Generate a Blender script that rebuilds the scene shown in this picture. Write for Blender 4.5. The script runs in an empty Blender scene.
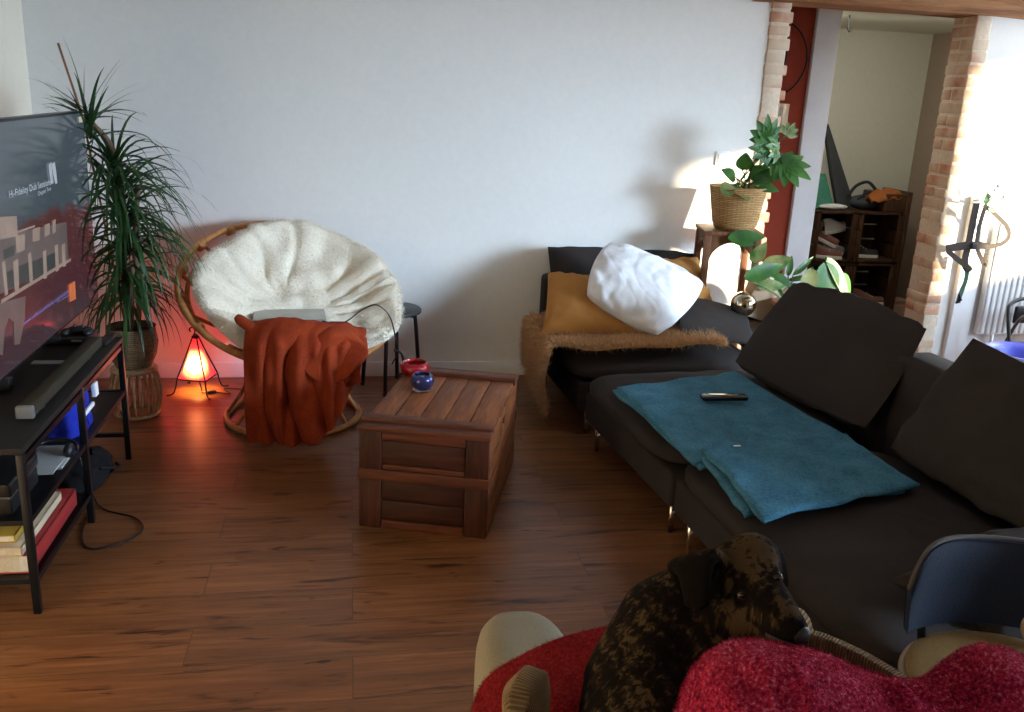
import bpy, math, random
from mathutils import Vector, Matrix, noise, Euler
random.seed(7)
PI = math.pi
scene = bpy.context.scene
col = scene.collection

# ------------------------------------------------------------------ camera
FPX, PITCH, ROLL, YAW, CAMH = 900.0, .2853, .0479, .184, 1.6
_f = Vector((math.sin(YAW)*math.cos(PITCH), math.cos(YAW)*math.cos(PITCH), -math.sin(PITCH)))
_r0 = Vector((math.cos(YAW), -math.sin(YAW), 0)); _u0 = _r0.cross(_f)
_R = math.cos(ROLL)*_r0 + math.sin(ROLL)*_u0
_U = -math.sin(ROLL)*_r0 + math.cos(ROLL)*_u0
CAM = Vector((0, 0, CAMH))
cd = bpy.data.cameras.new('camera'); cam = bpy.data.objects.new('camera', cd); col.objects.link(cam)
m3 = Matrix((_R, _U, -_f)).transposed()
cam.matrix_world = Matrix.Translation(CAM) @ m3.to_4x4()
cd.sensor_width = 36; cd.lens = 36*FPX/1024; cd.clip_start = .05
scene.camera = cam
def _ray(x, y): return _f*FPX + _R*(x-512) - _U*(y-356)
def at_z(x, y, z=0):
    d = _ray(x, y); return CAM + d*((z-CAMH)/d.z)
def at_y(x, y, Y):
    d = _ray(x, y); return CAM + d*(Y/d.y)
def at_x(x, y, X):
    d = _ray(x, y); return CAM + d*(X/d.x)
def at_d(x, y, d): return CAM + _ray(x, y)*(d/FPX)

# ------------------------------------------------------------------ world, sun, windows' daylight, added fill lights, exposure
w = bpy.data.worlds.new('world'); scene.world = w; w.use_nodes = True
bg = w.node_tree.nodes['Background']; bg.inputs[0].default_value = (.62, .78, 1, 1); bg.inputs[1].default_value = 1.0
vs = scene.view_settings; vs.view_transform = 'Standard'; vs.look = 'None'; vs.gamma = 1; vs.use_curve_mapping = False
vs.exposure = 0.0
SUN_DIR = Vector((-.78, .60, -.20)).normalized()
sl = bpy.data.lights.new('sun', 'SUN'); sl.energy = 34; sl.color = (1, .82, .55); sl.angle = .03
so = bpy.data.objects.new('sun', sl); col.objects.link(so); so.rotation_euler = SUN_DIR.to_track_quat('-Z', 'Y').to_euler(); so.location = (8, 0, 4)
def area(name, loc, d, sx, sy, e, c):
    l = bpy.data.lights.new(name, 'AREA'); l.shape = 'RECTANGLE'; l.size = sx; l.size_y = sy; l.energy = e; l.color = c
    o = bpy.data.objects.new(name, l); col.objects.link(o); o.location = loc
    o.rotation_euler = Vector(d).to_track_quat('-Z', 'Y').to_euler(); return o
area('daylight_far_window', (5.62, 4.2, 1.65), (-1, 0, -.1), 1.4, 1.0, 100, (.68, .84, 1))
l_ = area('side_fill', (5.56, .9, 1.66), (-.78, .62, -.42), 2.4, 1.0, 165, (.60, .79, 1)); l_.data.spread = math.radians(64)  # cool fill added at the solid right wall, no window opening here
area('daylight_rear_window', (2.4, -1.55, 1.7), (-.1, 1, -.05), 1.6, 1.1, 3, (.72, .86, 1))

area('hall_fill', (3.5, 5.75, 2.17), (.15, .3, -1), 1.0, .5, 13, (1, .95, .84))  # fill light added under the hall ceiling

# ------------------------------------------------------------------ helpers
class MB:
    def __init__(s): s.v = []; s.f = []; s.m = []; s.sm = []
    def add(s, vs_, fs, mi=0, smooth=False):
        o = len(s.v); s.v += [Vector(p) for p in vs_]
        for f in fs: s.f.append(tuple(i+o for i in f)); s.m.append(mi); s.sm.append(smooth)
        return s
    def box(s, lo, hi, M=None, mi=0):
        x0, y0, z0 = lo; x1, y1, z1 = hi
        vv = [Vector(p) for p in ((x0,y0,z0),(x1,y0,z0),(x1,y1,z0),(x0,y1,z0),(x0,y0,z1),(x1,y0,z1),(x1,y1,z1),(x0,y1,z1))]
        if M: vv = [M @ p for p in vv]
        return s.add(vv, [(0,3,2,1),(4,5,6,7),(0,1,5,4),(1,2,6,5),(2,3,7,6),(3,0,4,7)], mi)
    def tube(s, pts, r, n=8, mi=0, closed=False, flat=1.0):
        pts = [Vector(p) for p in pts]; N = len(pts)
        rr = r if isinstance(r, (list, tuple)) else [r]*N
        vv = []; ref = None
        for i, p in enumerate(pts):
            if closed: t = pts[(i+1) % N]-pts[i-1]
            else: t = pts[min(i+1, N-1)]-pts[max(i-1, 0)]
            t = t.normalized() if t.length > 1e-9 else Vector((0, 0, 1))
            if ref is None: ref = Vector((0, 0, 1)) if abs(t.z) < .9 else Vector((1, 0, 0))
            b = t.cross(ref).normalized(); a = b.cross(t).normalized(); ref = a
            for k in range(n):
                g = 2*PI*k/n; vv.append(p+(a*math.cos(g)*flat+b*math.sin(g))*rr[i])
        fs = []
        for i in range(N if closed else N-1):
            j = (i+1) % N
            for k in range(n): fs.append((i*n+k, i*n+(k+1) % n, j*n+(k+1) % n, j*n+k))
        s.add(vv, fs, mi, True)
        if not closed:
            o = len(s.v)-len(vv)
            s.f.append(tuple(o+k for k in reversed(range(n)))); s.m.append(mi); s.sm.append(False)
            s.f.append(tuple(o+(N-1)*n+k for k in range(n))); s.m.append(mi); s.sm.append(False)
        return s
    def lathe(s, prof, c=(0,0,0), n=28, mi=0, M=None, ripple=None):
        vv = []
        for (r, z) in prof:
            for k in range(n):
                g = 2*PI*k/n; q = r*(1+(ripple(g, z) if ripple else 0))
                p = Vector((q*math.cos(g), q*math.sin(g), z))
                if M: p = M @ p
                vv.append(p+Vector(c))
        fs = [(i*n+k, i*n+(k+1) % n, (i+1)*n+(k+1) % n, (i+1)*n+k) for i in range(len(prof)-1) for k in range(n)]
        if prof[0][0] > 1e-6: fs.append(tuple(reversed(range(n))))
        if prof[-1][0] > 1e-6: fs.append(tuple((len(prof)-1)*n+k for k in range(n)))
        return s.add(vv, fs, mi, True)
    def ball(s, c, r, n=12, M=None, mi=0):
        rx, ry, rz = (r, r, r) if not isinstance(r, (tuple, list)) else r
        vv = []
        for i in range(1, n):
            a = PI*i/n
            for k in range(2*n):
                g = PI*k/n
                p = Vector((rx*math.sin(a)*math.cos(g), ry*math.sin(a)*math.sin(g), rz*math.cos(a)))
                vv.append((M @ p if M else p)+Vector(c))
        top = Vector((0, 0, rz)); bot = Vector((0, 0, -rz))
        vv += [(M @ top if M else top)+Vector(c), (M @ bot if M else bot)+Vector(c)]
        w_ = 2*n; fs = [(i*w_+k, (i+1)*w_+k, (i+1)*w_+(k+1) % w_, i*w_+(k+1) % w_) for i in range(n-2) for k in range(w_)]
        T = (n-1)*w_; fs += [(T, k, (k+1) % w_) for k in range(w_)]
        fs += [(T+1, (n-2)*w_+(k+1) % w_, (n-2)*w_+k) for k in range(w_)]
        return s.add(vv, fs, mi, True)
    def grid(s, f, nu, nv, mi=0, smooth=True, closeu=False):
        vv = [Vector(f(i/nu, j/nv)) for j in range(nv+1) for i in range(nu+1)]
        W = nu+1
        return s.add(vv, [(j*W+i, j*W+i+1, (j+1)*W+i+1, (j+1)*W+i) for j in range(nv) for i in range(nu)], mi, smooth)
    def prism(s, poly, d, mi=0):
        n = len(poly); d = Vector(d); a = [Vector(p) for p in poly]
        return s.add(a+[p+d for p in a], [tuple(reversed(range(n))), tuple(range(n, 2*n))]+[(i, (i+1) % n, n+(i+1) % n, n+i) for i in range(n)], mi)

def link(name, mb, mat, parent=None, world=False, bevel=0, seg=3, solid=0, sub=0, flip=False):
    me = bpy.data.meshes.new(name)
    vv = mb.v
    if world and parent is not None:
        Mi = wm(parent).inverted(); vv = [Mi @ p for p in vv]
    me.from_pydata([tuple(p) for p in vv], [], mb.f)
    mats = mat if isinstance(mat, (list, tuple)) else [mat]
    for q in mats: me.materials.append(q)
    me.polygons.foreach_set('material_index', mb.m); me.polygons.foreach_set('use_smooth', mb.sm)
    me.update()
    o = bpy.data.objects.new(name, me); col.objects.link(o)
    if parent is not None: o.parent = parent
    if solid:
        q = o.modifiers.new('solid', 'SOLIDIFY'); q.thickness = solid; q.offset = 0
    if bevel:
        q = o.modifiers.new('bevel', 'BEVEL'); q.width = bevel; q.segments = seg; q.limit_method = 'ANGLE'
        me.polygons.foreach_set('use_smooth', [True]*len(me.polygons))
        q.harden_normals = False
    if sub:
        q = o.modifiers.new('sub', 'SUBSURF'); q.levels = sub; q.render_levels = sub
    return o
def wm(o):
    M = Matrix.Translation(o.location) @ o.rotation_euler.to_matrix().to_4x4() @ Matrix.Diagonal(o.scale.to_4d() if hasattr(o.scale, 'to_4d') else (*o.scale, 1))
    return (wm(o.parent) @ M) if o.parent else M
def tag(o, label, cat, group=None, kind=None):
    o['label'] = label; o['category'] = cat
    if group: o['group'] = group
    if kind: o['kind'] = kind
    return o
def thing(name, label, cat, loc=(0,0,0), rz=0, group=None):
    o = bpy.data.objects.new(name, None); col.objects.link(o); o.empty_display_size = .1
    o.location = loc; o.rotation_euler = (0, 0, rz); return tag(o, label, cat, group)
def struct(name, mb, mat, **k):
    o = link(name, mb, mat, **k); o['kind'] = 'structure'; return o
def copy_tree(o, parent=None):
    c = o.copy(); col.objects.link(c)
    if parent is not None: c.parent = parent
    for ch in list(o.children): copy_tree(ch, c)
    return c
def sn(a): return max(0.0, math.sin(a))
def smooth(a, b, x):
    t = max(0, min(1, (x-a)/(b-a))); return t*t*(3-2*t)
def nz(x, y, z=0): return noise.noise(Vector((x, y, z)))
def lerp(a, b, t): return a+(b-a)*t
def plin(pts, t):
    "smooth interpolation through a list of values"
    n = len(pts)-1; x = max(0, min(.99999, t))*n; i = int(x); f = x-i
    p0 = pts[max(i-1, 0)]; p1 = pts[i]; p2 = pts[i+1]; p3 = pts[min(i+2, n)]
    return .5*((2*p1)+(p2-p0)*f+(2*p0-5*p1+4*p2-p3)*f*f+(3*p1-p0-3*p2+p3)*f*f*f)
def curve(pts, n): return [plin([Vector(p) for p in pts], i/n) for i in range(n+1)]

# ------------------------------------------------------------------ materials
def new(name):
    m = bpy.data.materials.new(name); m.use_nodes = True
    nt = m.node_tree; return m, nt, nt.nodes['Principled BSDF']
def ramp(nt, stops):
    r = nt.nodes.new('ShaderNodeValToRGB'); e = r.color_ramp.elements
    e[0].position, e[0].color = stops[0][0], (*stops[0][1], 1)
    e[1].position, e[1].color = stops[-1][0], (*stops[-1][1], 1)
    for p, c in stops[1:-1]:
        k = e.new(p); k.color = (*c, 1)
    return r
def coords(nt, scale=(1,1,1), rot=(0,0,0)):
    t = nt.nodes.new('ShaderNodeTexCoord'); mp = nt.nodes.new('ShaderNodeMapping')
    mp.inputs['Scale'].default_value = scale; mp.inputs['Rotation'].default_value = rot
    nt.links.new(t.outputs['Object'], mp.inputs['Vector']); return mp.outputs[0]
def ntex(nt, vec, scale, detail=4, rough=.6, dist=0):
    n = nt.nodes.new('ShaderNodeTexNoise'); n.inputs['Scale'].default_value = scale; n.inputs['Detail'].default_value = detail
    n.inputs['Roughness'].default_value = rough; n.inputs['Distortion'].default_value = dist
    nt.links.new(vec, n.inputs['Vector']); return n.outputs['Fac']
def bump(nt, b, h, strength=.3, dist=.01):
    n = nt.nodes.new('ShaderNodeBump'); n.inputs['Strength'].default_value = strength; n.inputs['Distance'].default_value = dist
    nt.links.new(h, n.inputs['Height']); nt.links.new(n.outputs[0], b.inputs['Normal'])
def plain(name, c, rough=.6, metal=0, bs=0, bst=.2, var=.12, spec=.4, emis=None, es=0):
    m, nt, b = new(name); b.inputs['Roughness'].default_value = rough; b.inputs['Metallic'].default_value = metal
    b.inputs['Specular IOR Level'].default_value = spec
    v = coords(nt); f = ntex(nt, v, bs or 6, 5)
    r = ramp(nt, [(.3, tuple(k*(1-var) for k in c)), (.7, tuple(min(1, k*(1+var)) for k in c))])
    nt.links.new(f, r.inputs[0]); nt.links.new(r.outputs[0], b.inputs['Base Color'])
    if bs: bump(nt, b, f, bst, .004)
    if emis: b.inputs['Emission Color'].default_value = (*emis, 1); b.inputs['Emission Strength'].default_value = es
    return m
def fabric(name, c, c2=None, scale=260, bst=.35, rough=.95, patch=5, sheen=.2):
    m, nt, b = new(name); b.inputs['Roughness'].default_value = rough; b.inputs['Specular IOR Level'].default_value = .15
    
    c2 = c2 or tuple(k*.78 for k in c)
    v = coords(nt); f = ntex(nt, v, scale, 2); g = ntex(nt, v, patch, 4)
    mx = nt.nodes.new('ShaderNodeMath'); mx.operation = 'ADD'; nt.links.new(f, mx.inputs[0]); nt.links.new(g, mx.inputs[1])
    hm = nt.nodes.new('ShaderNodeMath'); hm.operation = 'MULTIPLY'; hm.inputs[1].default_value = .5; nt.links.new(mx.outputs[0], hm.inputs[0])
    r = ramp(nt, [(.35, c2), (.65, c)]); nt.links.new(hm.outputs[0], r.inputs[0]); nt.links.new(r.outputs[0], b.inputs['Base Color'])
    bump(nt, b, f, bst, .003); return m
def wood(name, c1, c2, c3, scale=(2, 22, 22), rough=.55, rot=(0,0,0), bst=.25):
    m, nt, b = new(name); b.inputs['Roughness'].default_value = rough; b.inputs['Specular IOR Level'].default_value = .25
    v = coords(nt, scale, rot); f = ntex(nt, v, 1.6, 8, .65, .6)
    r = ramp(nt, [(.28, c3), (.5, c1), (.74, c2)]); nt.links.new(f, r.inputs[0]); nt.links.new(r.outputs[0], b.inputs['Base Color'])
    bump(nt, b, f, bst, .004); return m
def glass(name, c, rough=.02):
    m, nt, b = new(name); b.inputs['Base Color'].default_value = (*c, 1); b.inputs['Roughness'].default_value = rough
    b.inputs['Transmission Weight'].default_value = 1; b.inputs['IOR'].default_value = 1.45; return m

wallm = plain('wall_plaster', (.80, .80, .78), .9, bs=30, bst=.08, var=.02, spec=.2)
leftwallm = plain('left_wall_plaster', (.80, .74, .62), .9, bs=30, bst=.08, var=.02, spec=.2)
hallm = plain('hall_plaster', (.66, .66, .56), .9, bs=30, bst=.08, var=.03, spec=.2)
hallrm = plain('hall_side_shaded', (.36, .28, .22), .9, bs=30, bst=.08, var=.03, spec=.2)  # dim shade of the side wall put into a darker plaster colour
redwall = plain('red_wall_paint', (.26, .040, .020), .85, bs=30, bst=.08, var=.05, spec=.2)
whitepaint = plain('white_paint', (.80, .82, .84), .5, bs=20, bst=.03, var=.02)
ceilm = plain('ceiling_white', (.78, .78, .76), .9, bs=40, bst=.05, var=.02)

def floor_mat():
    m, nt, b = new('oak_laminate')
    v = coords(nt)
    br = nt.nodes.new('ShaderNodeTexBrick'); nt.links.new(v, br.inputs['Vector'])
    br.inputs['Scale'].default_value = 1; br.inputs['Brick Width'].default_value = 1.28; br.inputs['Row Height'].default_value = .192
    br.inputs['Mortar Size'].default_value = .0016; br.inputs['Mortar Smooth'].default_value = .3; br.inputs['Bias'].default_value = 0
    br.inputs['Color1'].default_value = (0, 0, 0, 1); br.inputs['Color2'].default_value = (1, 1, 1, 1); br.inputs['Mortar'].default_value = (.5, .5, .5, 1)
    br.offset = .37
    # grain shifts from plank to plank
    cmb = nt.nodes.new('ShaderNodeCombineXYZ'); mu = nt.nodes.new('ShaderNodeMath'); mu.operation = 'MULTIPLY'; mu.inputs[1].default_value = 17
    nt.links.new(br.outputs['Color'], mu.inputs[0]); nt.links.new(mu.outputs[0], cmb.inputs[2]); nt.links.new(mu.outputs[0], cmb.inputs[0])
    ad = nt.nodes.new('ShaderNodeVectorMath'); ad.operation = 'ADD'; nt.links.new(v, ad.inputs[0]); nt.links.new(cmb.outputs[0], ad.inputs[1])
    def mp(sc):
        q = nt.nodes.new('ShaderNodeMapping'); q.inputs['Scale'].default_value = sc; nt.links.new(ad.outputs[0], q.inputs['Vector']); return q.outputs[0]
    fine = ntex(nt, mp((1.3, 24, 1)), 2.2, 9, .7, .5)
    broad = ntex(nt, mp((.7, 4, 1)), 1.6, 3, .5, .3)
    streak = ntex(nt, mp((2.0, 17, 1)), 1.25, 5, .55, .9)
    r = ramp(nt, [(.22, (.105, .038, .015)), (.5, (.205, .083, .032)), (.78, (.31, .140, .058))])
    nt.links.new(fine, r.inputs[0])
    r2 = ramp(nt, [(.3, (.72, .70, .68)), (.7, (1.2, 1.15, 1.1))]); nt.links.new(broad, r2.inputs[0])
    m1 = nt.nodes.new('ShaderNodeMix'); m1.data_type = 'RGBA'; m1.blend_type = 'MULTIPLY'; m1.inputs[0].default_value = 1
    nt.links.new(r.outputs[0], m1.inputs[6]); nt.links.new(r2.outputs[0], m1.inputs[7])
    r3 = ramp(nt, [(.30, (.16, .12, .11)), (.37, (.60, .54, .50)), (.44, (1, 1, 1))]); nt.links.new(streak, r3.inputs[0])
    m2 = nt.nodes.new('ShaderNodeMix'); m2.data_type = 'RGBA'; m2.blend_type = 'MULTIPLY'; m2.inputs[0].default_value = 1
    nt.links.new(m1.outputs[2], m2.inputs[6]); nt.links.new(r3.outputs[0], m2.inputs[7])
    knots = ntex(nt, mp((3.1, 13, 1)), 2.6, 3, .5, .6)
    r4 = ramp(nt, [(.24, (.16, .12, .10)), (.30, (.7, .66, .62)), (.34, (1, 1, 1))]); nt.links.new(knots, r4.inputs[0])
    mk = nt.nodes.new('ShaderNodeMix'); mk.data_type = 'RGBA'; mk.blend_type = 'MULTIPLY'; mk.inputs[0].default_value = 1
    nt.links.new(m2.outputs[2], mk.inputs[6]); nt.links.new(r4.outputs[0], mk.inputs[7]); m2 = mk
    m3_ = nt.nodes.new('ShaderNodeMix'); m3_.data_type = 'RGBA'; m3_.inputs[7].default_value = (.09, .045, .022, 1)
    nt.links.new(br.outputs['Fac'], m3_.inputs[0]); nt.links.new(m2.outputs[2], m3_.inputs[6])
    nt.links.new(m3_.outputs[2], b.inputs['Base Color'])
    b.inputs['Roughness'].default_value = .34; b.inputs['Specular IOR Level'].default_value = .28
    bump(nt, b, fine, .12, .003); return m
floorm = floor_mat()
greyf = fabric('charcoal_sofa_fabric', (.040, .032, .031), (.025, .020, .019), 300, .3, sheen=.05)
greyf2 = fabric('dark_cushion_fabric', (.040, .033, .031), (.027, .022, .021), 300, .3, patch=3, sheen=.05)
teal = fabric('teal_weave', (.075, .215, .310), (.025, .105, .170), 110, .9, patch=9)
mustard = fabric('mustard_linen', (.46, .215, .060), (.34, .15, .04), 350, .3)
whitef = fabric('white_crumpled_cotton', (.78, .79, .82), (.70, .71, .75), 120, .3, patch=7)
cream = fabric('cream_faux_fur', (.88, .82, .70), (.74, .66, .53), 70, .9, patch=11)
rust = fabric('rust_plush', (.34, .050, .014), (.19, .024, .009), 200, .5, patch=8, sheen=.35)
fleecem = fabric('tan_shaggy_fleece', (.72, .44, .24), (.44, .25, .12), 60, .9, patch=55)
corduroy = None
def cord():
    m, nt, b = new('tan_corduroy'); b.inputs['Roughness'].default_value = .9; 
    v = coords(nt); f = ntex(nt, v, 12, 4)
    tc = nt.nodes.new('ShaderNodeTexCoord'); sx = nt.nodes.new('ShaderNodeSeparateXYZ'); nt.links.new(tc.outputs['UV'], sx.inputs[0])
    mu = nt.nodes.new('ShaderNodeMath'); mu.operation = 'SINE'; m0 = nt.nodes.new('ShaderNodeMath'); m0.operation = 'MULTIPLY'; m0.inputs[1].default_value = 2*PI
    nt.links.new(sx.outputs[0], m0.inputs[0]); nt.links.new(m0.outputs[0], mu.inputs[0])
    r = ramp(nt, [(.3, (.22, .13, .055)), (.7, (.36, .225, .10))]); nt.links.new(f, r.inputs[0])
    r2 = ramp(nt, [(0, (.55, .52, .5)), (.6, (1, 1, 1))]); nt.links.new(mu.outputs[0], r2.inputs[0])
    mx = nt.nodes.new('ShaderNodeMix'); mx.data_type = 'RGBA'; mx.blend_type = 'MULTIPLY'; mx.inputs[0].default_value = 1
    nt.links.new(r.outputs[0], mx.inputs[6]); nt.links.new(r2.outputs[0], mx.inputs[7]); nt.links.new(mx.outputs[2], b.inputs['Base Color'])
    bump(nt, b, mu.outputs[0], .8, .002); return m
corduroy = cord()
creamf = fabric('cream_upholstery', (.28, .24, .17), None, 200, .3)
blackm = plain('black_metal', (.012, .012, .014), .4, .6)
blackp = plain('black_plastic', (.012, .012, .014), .35)
greyp = plain('grey_plastic', (.07, .075, .09), .4)
rattan = wood('rattan', (.44, .20, .065), (.60, .31, .12), (.26, .10, .03), (8, 8, 8), .45)
rattanp = wood('pale_rattan', (.42, .32, .18), (.60, .48, .30), (.22, .15, .07), (14, 14, 14), .5)
darkwood = wood('dark_wood', (.055, .026, .013), (.10, .05, .025), (.035, .018, .01), (14, 14, 3))
standwood = wood('stand_wood', (.15, .062, .028), (.24, .11, .05), (.06, .025, .012), (14, 14, 3))
beamm = wood('beam_wood', (.26, .115, .045), (.42, .22, .10), (.10, .04, .018), (1.2, 12, 12), .75)
chrome = plain('chrome', (.75, .72, .66), .22, 1)

def basket_mat(name, c1, c2):
    m, nt, b = new(name); b.inputs['Roughness'].default_value = .8
    t = nt.nodes.new('ShaderNodeTexCoord'); br = nt.nodes.new('ShaderNodeTexBrick'); nt.links.new(t.outputs['UV'], br.inputs['Vector'])
    br.inputs['Scale'].default_value = 1; br.inputs['Brick Width'].default_value = .050; br.inputs['Row Height'].default_value = .0095; br.inputs['Mortar Size'].default_value = .0016
    br.inputs['Color1'].default_value = (*c1, 1); br.inputs['Color2'].default_value = (*c2, 1); br.inputs['Mortar'].default_value = (c2[0]*.2, c2[1]*.2, c2[2]*.2, 1)
    br.inputs['Mortar Smooth'].default_value = .6
    nt.links.new(br.outputs['Color'], b.inputs['Base Color'])
    iv = nt.nodes.new('ShaderNodeMath'); iv.operation = 'SUBTRACT'; iv.inputs[0].default_value = 1; nt.links.new(br.outputs['Fac'], iv.inputs[1])
    bump(nt, b, iv.outputs[0], .9, .006); return m
basketm = basket_mat('woven_seagrass', (.58, .33, .12), (.42, .23, .08))
basketm2 = basket_mat('woven_wicker_grey', (.36, .25, .13), (.24, .16, .08))
def uv_cyl(o, r=.13):
    "cylindrical uv in metres so that the weave wraps round the basket"
    me = o.data; uv = me.uv_layers.new(name='uv')
    for p in me.polygons:
        an = [math.atan2(me.vertices[v].co.y, me.vertices[v].co.x) for v in p.vertices]
        if max(an)-min(an) > PI: an = [a+2*PI if a < 0 else a for a in an]
        for li, a, v in zip(p.loop_indices, an, p.vertices): uv.data[li].uv = (a*r, me.vertices[v].co.z)

# ------------------------------------------------------------------ the room
YB, XL, XR, ZC = 4.98, -1.56, 5.65, 2.5
struct('floor', MB().box((XL-.1, -1.7, -.1), (XR+.1, 7.1, 0)), floorm)
struct('ceiling', MB().box((XL-.1, -1.7, ZC), (XR+.1, YB+.2, ZC+.1)), ceilm)
struct('wall_left', MB().box((XL-.1, -1.6, 0), (XL, YB, ZC)), leftwallm)
struct('wall_back', MB().box((XL-.1, YB, 0), (2.30, YB+.2, ZC)), wallm)
struct('wall_above_opening', MB().box((2.30, YB+.02, 2.16), (3.64, YB+.2, ZC)), wallm)
struct('wall_back_right', MB().box((3.64, YB, 0), (XR+.1, YB+.2, ZC)), wallm)
mb = MB()
for lo, hi in (((XL-.1, -1.7, 0), (1.5, -1.6, ZC)), ((3.3, -1.7, 0), (XR+.1, -1.6, ZC)), ((1.5, -1.7, 0), (3.3, -1.6, 1.05)), ((1.5, -1.7, 2.3), (3.3, -1.6, ZC))): mb.box(lo, hi)
struct('wall_front', mb, plain('front_wall_low_bounce', (.42, .38, .34), .9))  # unseen wall, colour darkened to cut bounce light in the foreground
W1 = (2.02, 2.46, 1.02, 2.22); W2 = (3.30, 4.94, 1.02, 2.42)
mb = MB()
mb.box((XR, -1.6, 0), (XR+.1, W1[0], ZC)); mb.box((XR, W1[1], 0), (XR+.1, W2[0], ZC)); mb.box((XR, W2[1], 0), (XR+.1, YB, ZC))
for wy in (W1, W2):
    mb.box((XR, wy[0], 0), (XR+.1, wy[1], wy[2])); mb.box((XR, wy[0], wy[3]), (XR+.1, wy[1], ZC))
struct('wall_right', mb, wallm)
for n, wy in ((1, W1), (2, W2)):
    mb = MB()
    t = .035
    mb.box((XR+.03, wy[0], wy[2]), (XR+.07, wy[0]+t, wy[3])); mb.box((XR+.03, wy[1]-t, wy[2]), (XR+.07, wy[1], wy[3]))
    mb.box((XR+.03, wy[0], wy[2]), (XR+.07, wy[1], wy[2]+t)); mb.box((XR+.03, wy[0], wy[3]-t), (XR+.07, wy[1], wy[3]))
    struct('window_%d' % n, mb, whitepaint)
mb = MB()
mb.box((1.5, -1.67, 1.05), (1.54, -1.63, 2.3)); mb.box((3.26, -1.67, 1.05), (3.3, -1.63, 2.3)); mb.box((1.5, -1.67, 1.05), (3.3, -1.63, 1.09)); mb.box((1.5, -1.67, 2.26), (3.3, -1.63, 2.3)); mb.box((2.38, -1.67, 1.05), (2.42, -1.63, 2.3))
struct('window_3', mb, whitepaint)
struct('baseboard_back', MB().box((XL+.016, YB-.014, 0), (2.30, YB, .085)), whitepaint, bevel=.004)
struct('baseboard_left', MB().box((XL, -1.6, 0), (XL+.014, YB-.014, .085)), whitepaint, bevel=.004)
# hall behind the opening
struct('wall_hall_red', MB().box((1.9, 5.60, 0), (2.872, 5.7, 2.19)), redwall)
struct('trim_1', MB().box((2.872, 5.57, 0), (3.035, 5.72, 2.19)), whitepaint, bevel=.004)
struct('wall_hall_back', MB().box((2.6, 6.9, 0), (4.66, 7.0, 2.19)), hallm)
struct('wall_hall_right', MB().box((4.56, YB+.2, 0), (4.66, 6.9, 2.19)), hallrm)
struct('wall_hall_left', MB().box((1.8, YB+.2, 0), (1.9, 5.7, 2.19)), hallm)
struct('wall_recess_left', MB().box((2.9, 5.72, 0), (3.0, 6.9, 2.19)), hallm)
struct('ceiling_hall', MB().box((1.8, YB+.2, 2.19), (4.66, 7.0, 2.27)), hallm)
# timber beam over the opening
mb = MB()
def beam(u, v):
    x = lerp(2.16, XR, u); g = v*2*PI
    yy = .16*max(-1, min(1, 1.35*math.cos(g))); zz = .115*max(-1, min(1, 1.35*math.sin(g)))
    return (x, 5.04+yy+.008*nz(x*3, yy*9, 1), 2.255+zz+.010*nz(x*2.5, yy*9, 4))
mb.grid(beam, 60, 24); 
struct('trim_2', mb, beamm)
# brick pillars either side of the opening
def brickm():
    m, nt, b = new('old_brick'); b.inputs['Roughness'].default_value = .95
    v = coords(nt); f = ntex(nt, v, 4.5, 3); g = ntex(nt, v, 60, 4)
    r = ramp(nt, [(.34, (.46, .21, .13)), (.46, (.56, .36, .25)), (.58, (.62, .50, .38))]); nt.links.new(f, r.inputs[0]); nt.links.new(r.outputs[0], b.inputs['Base Color'])
    bump(nt, b, g, .5, .006); return m
brick = brickm(); mortar = plain('lime_mortar', (.66, .56, .44), .95, bs=50, bst=.5, var=.1)
def pillar(name, x0, x1, side):
    mb = MB(); mb.box((x0+.002, YB-.009, 0), (x1-.002, YB+.2, 2.15), mi=1)
    z = .01; k = 0
    while z < 2.13:
        h = .052+random.random()*.012
        z1 = min(z+h, 2.145); j = lambda a=.004: random.uniform(-a, a)
        xa, xb = x0+j(), x1+j()
        if side < 0 : xb += .022*(k % 2)+j(.006)
        else: xa += -.004*(k % 2)
        if k % 2: mb.box((xa, YB-.010+j(.003), z), (xb, YB+.1, z1)); mb.box((xa+.005, YB+.112, z), (xb, YB+.205, z1))
        else:
            mb.box((xa, YB-.010+j(.003), z), (xb, YB+.205, z1))
        z = z1+.013; k += 1
    return struct(name, mb, [brick, mortar], bevel=.006, seg=2)
pillar('trim_3', 2.285, 2.40, -1)
pillar('trim_4', 3.545, 3.645, 1)
# small fittings
t = thing('light_switch', 'small white light switch on the back wall above the wicker planter', 'switch', (2.09, YB, 1.29))
link('plate', MB().box((-.04, -.010, -.04), (.04, 0, .04)), whitepaint, t, bevel=.004)
link('rocker', MB().box((-.025, -.014, -.025), (.025, -.009, .025)), whitepaint, t, bevel=.002)
P = at_y(777, 118, 5.59)
t = thing('intercom_panel', 'beige rectangular panel on the red wall beside the brick pillar', 'panel', P)
link('housing', MB().box((-.06, -.012, -.09), (.07, .01, .09)), plain('beige_plastic', (.55, .45, .33), .5), t, bevel=.004)
link('display', MB().box((-.02, -.016, -.06), (.03, -.01, .07)), plain('beige_shade', (.36, .30, .22), .5), t, bevel=.002)
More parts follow.
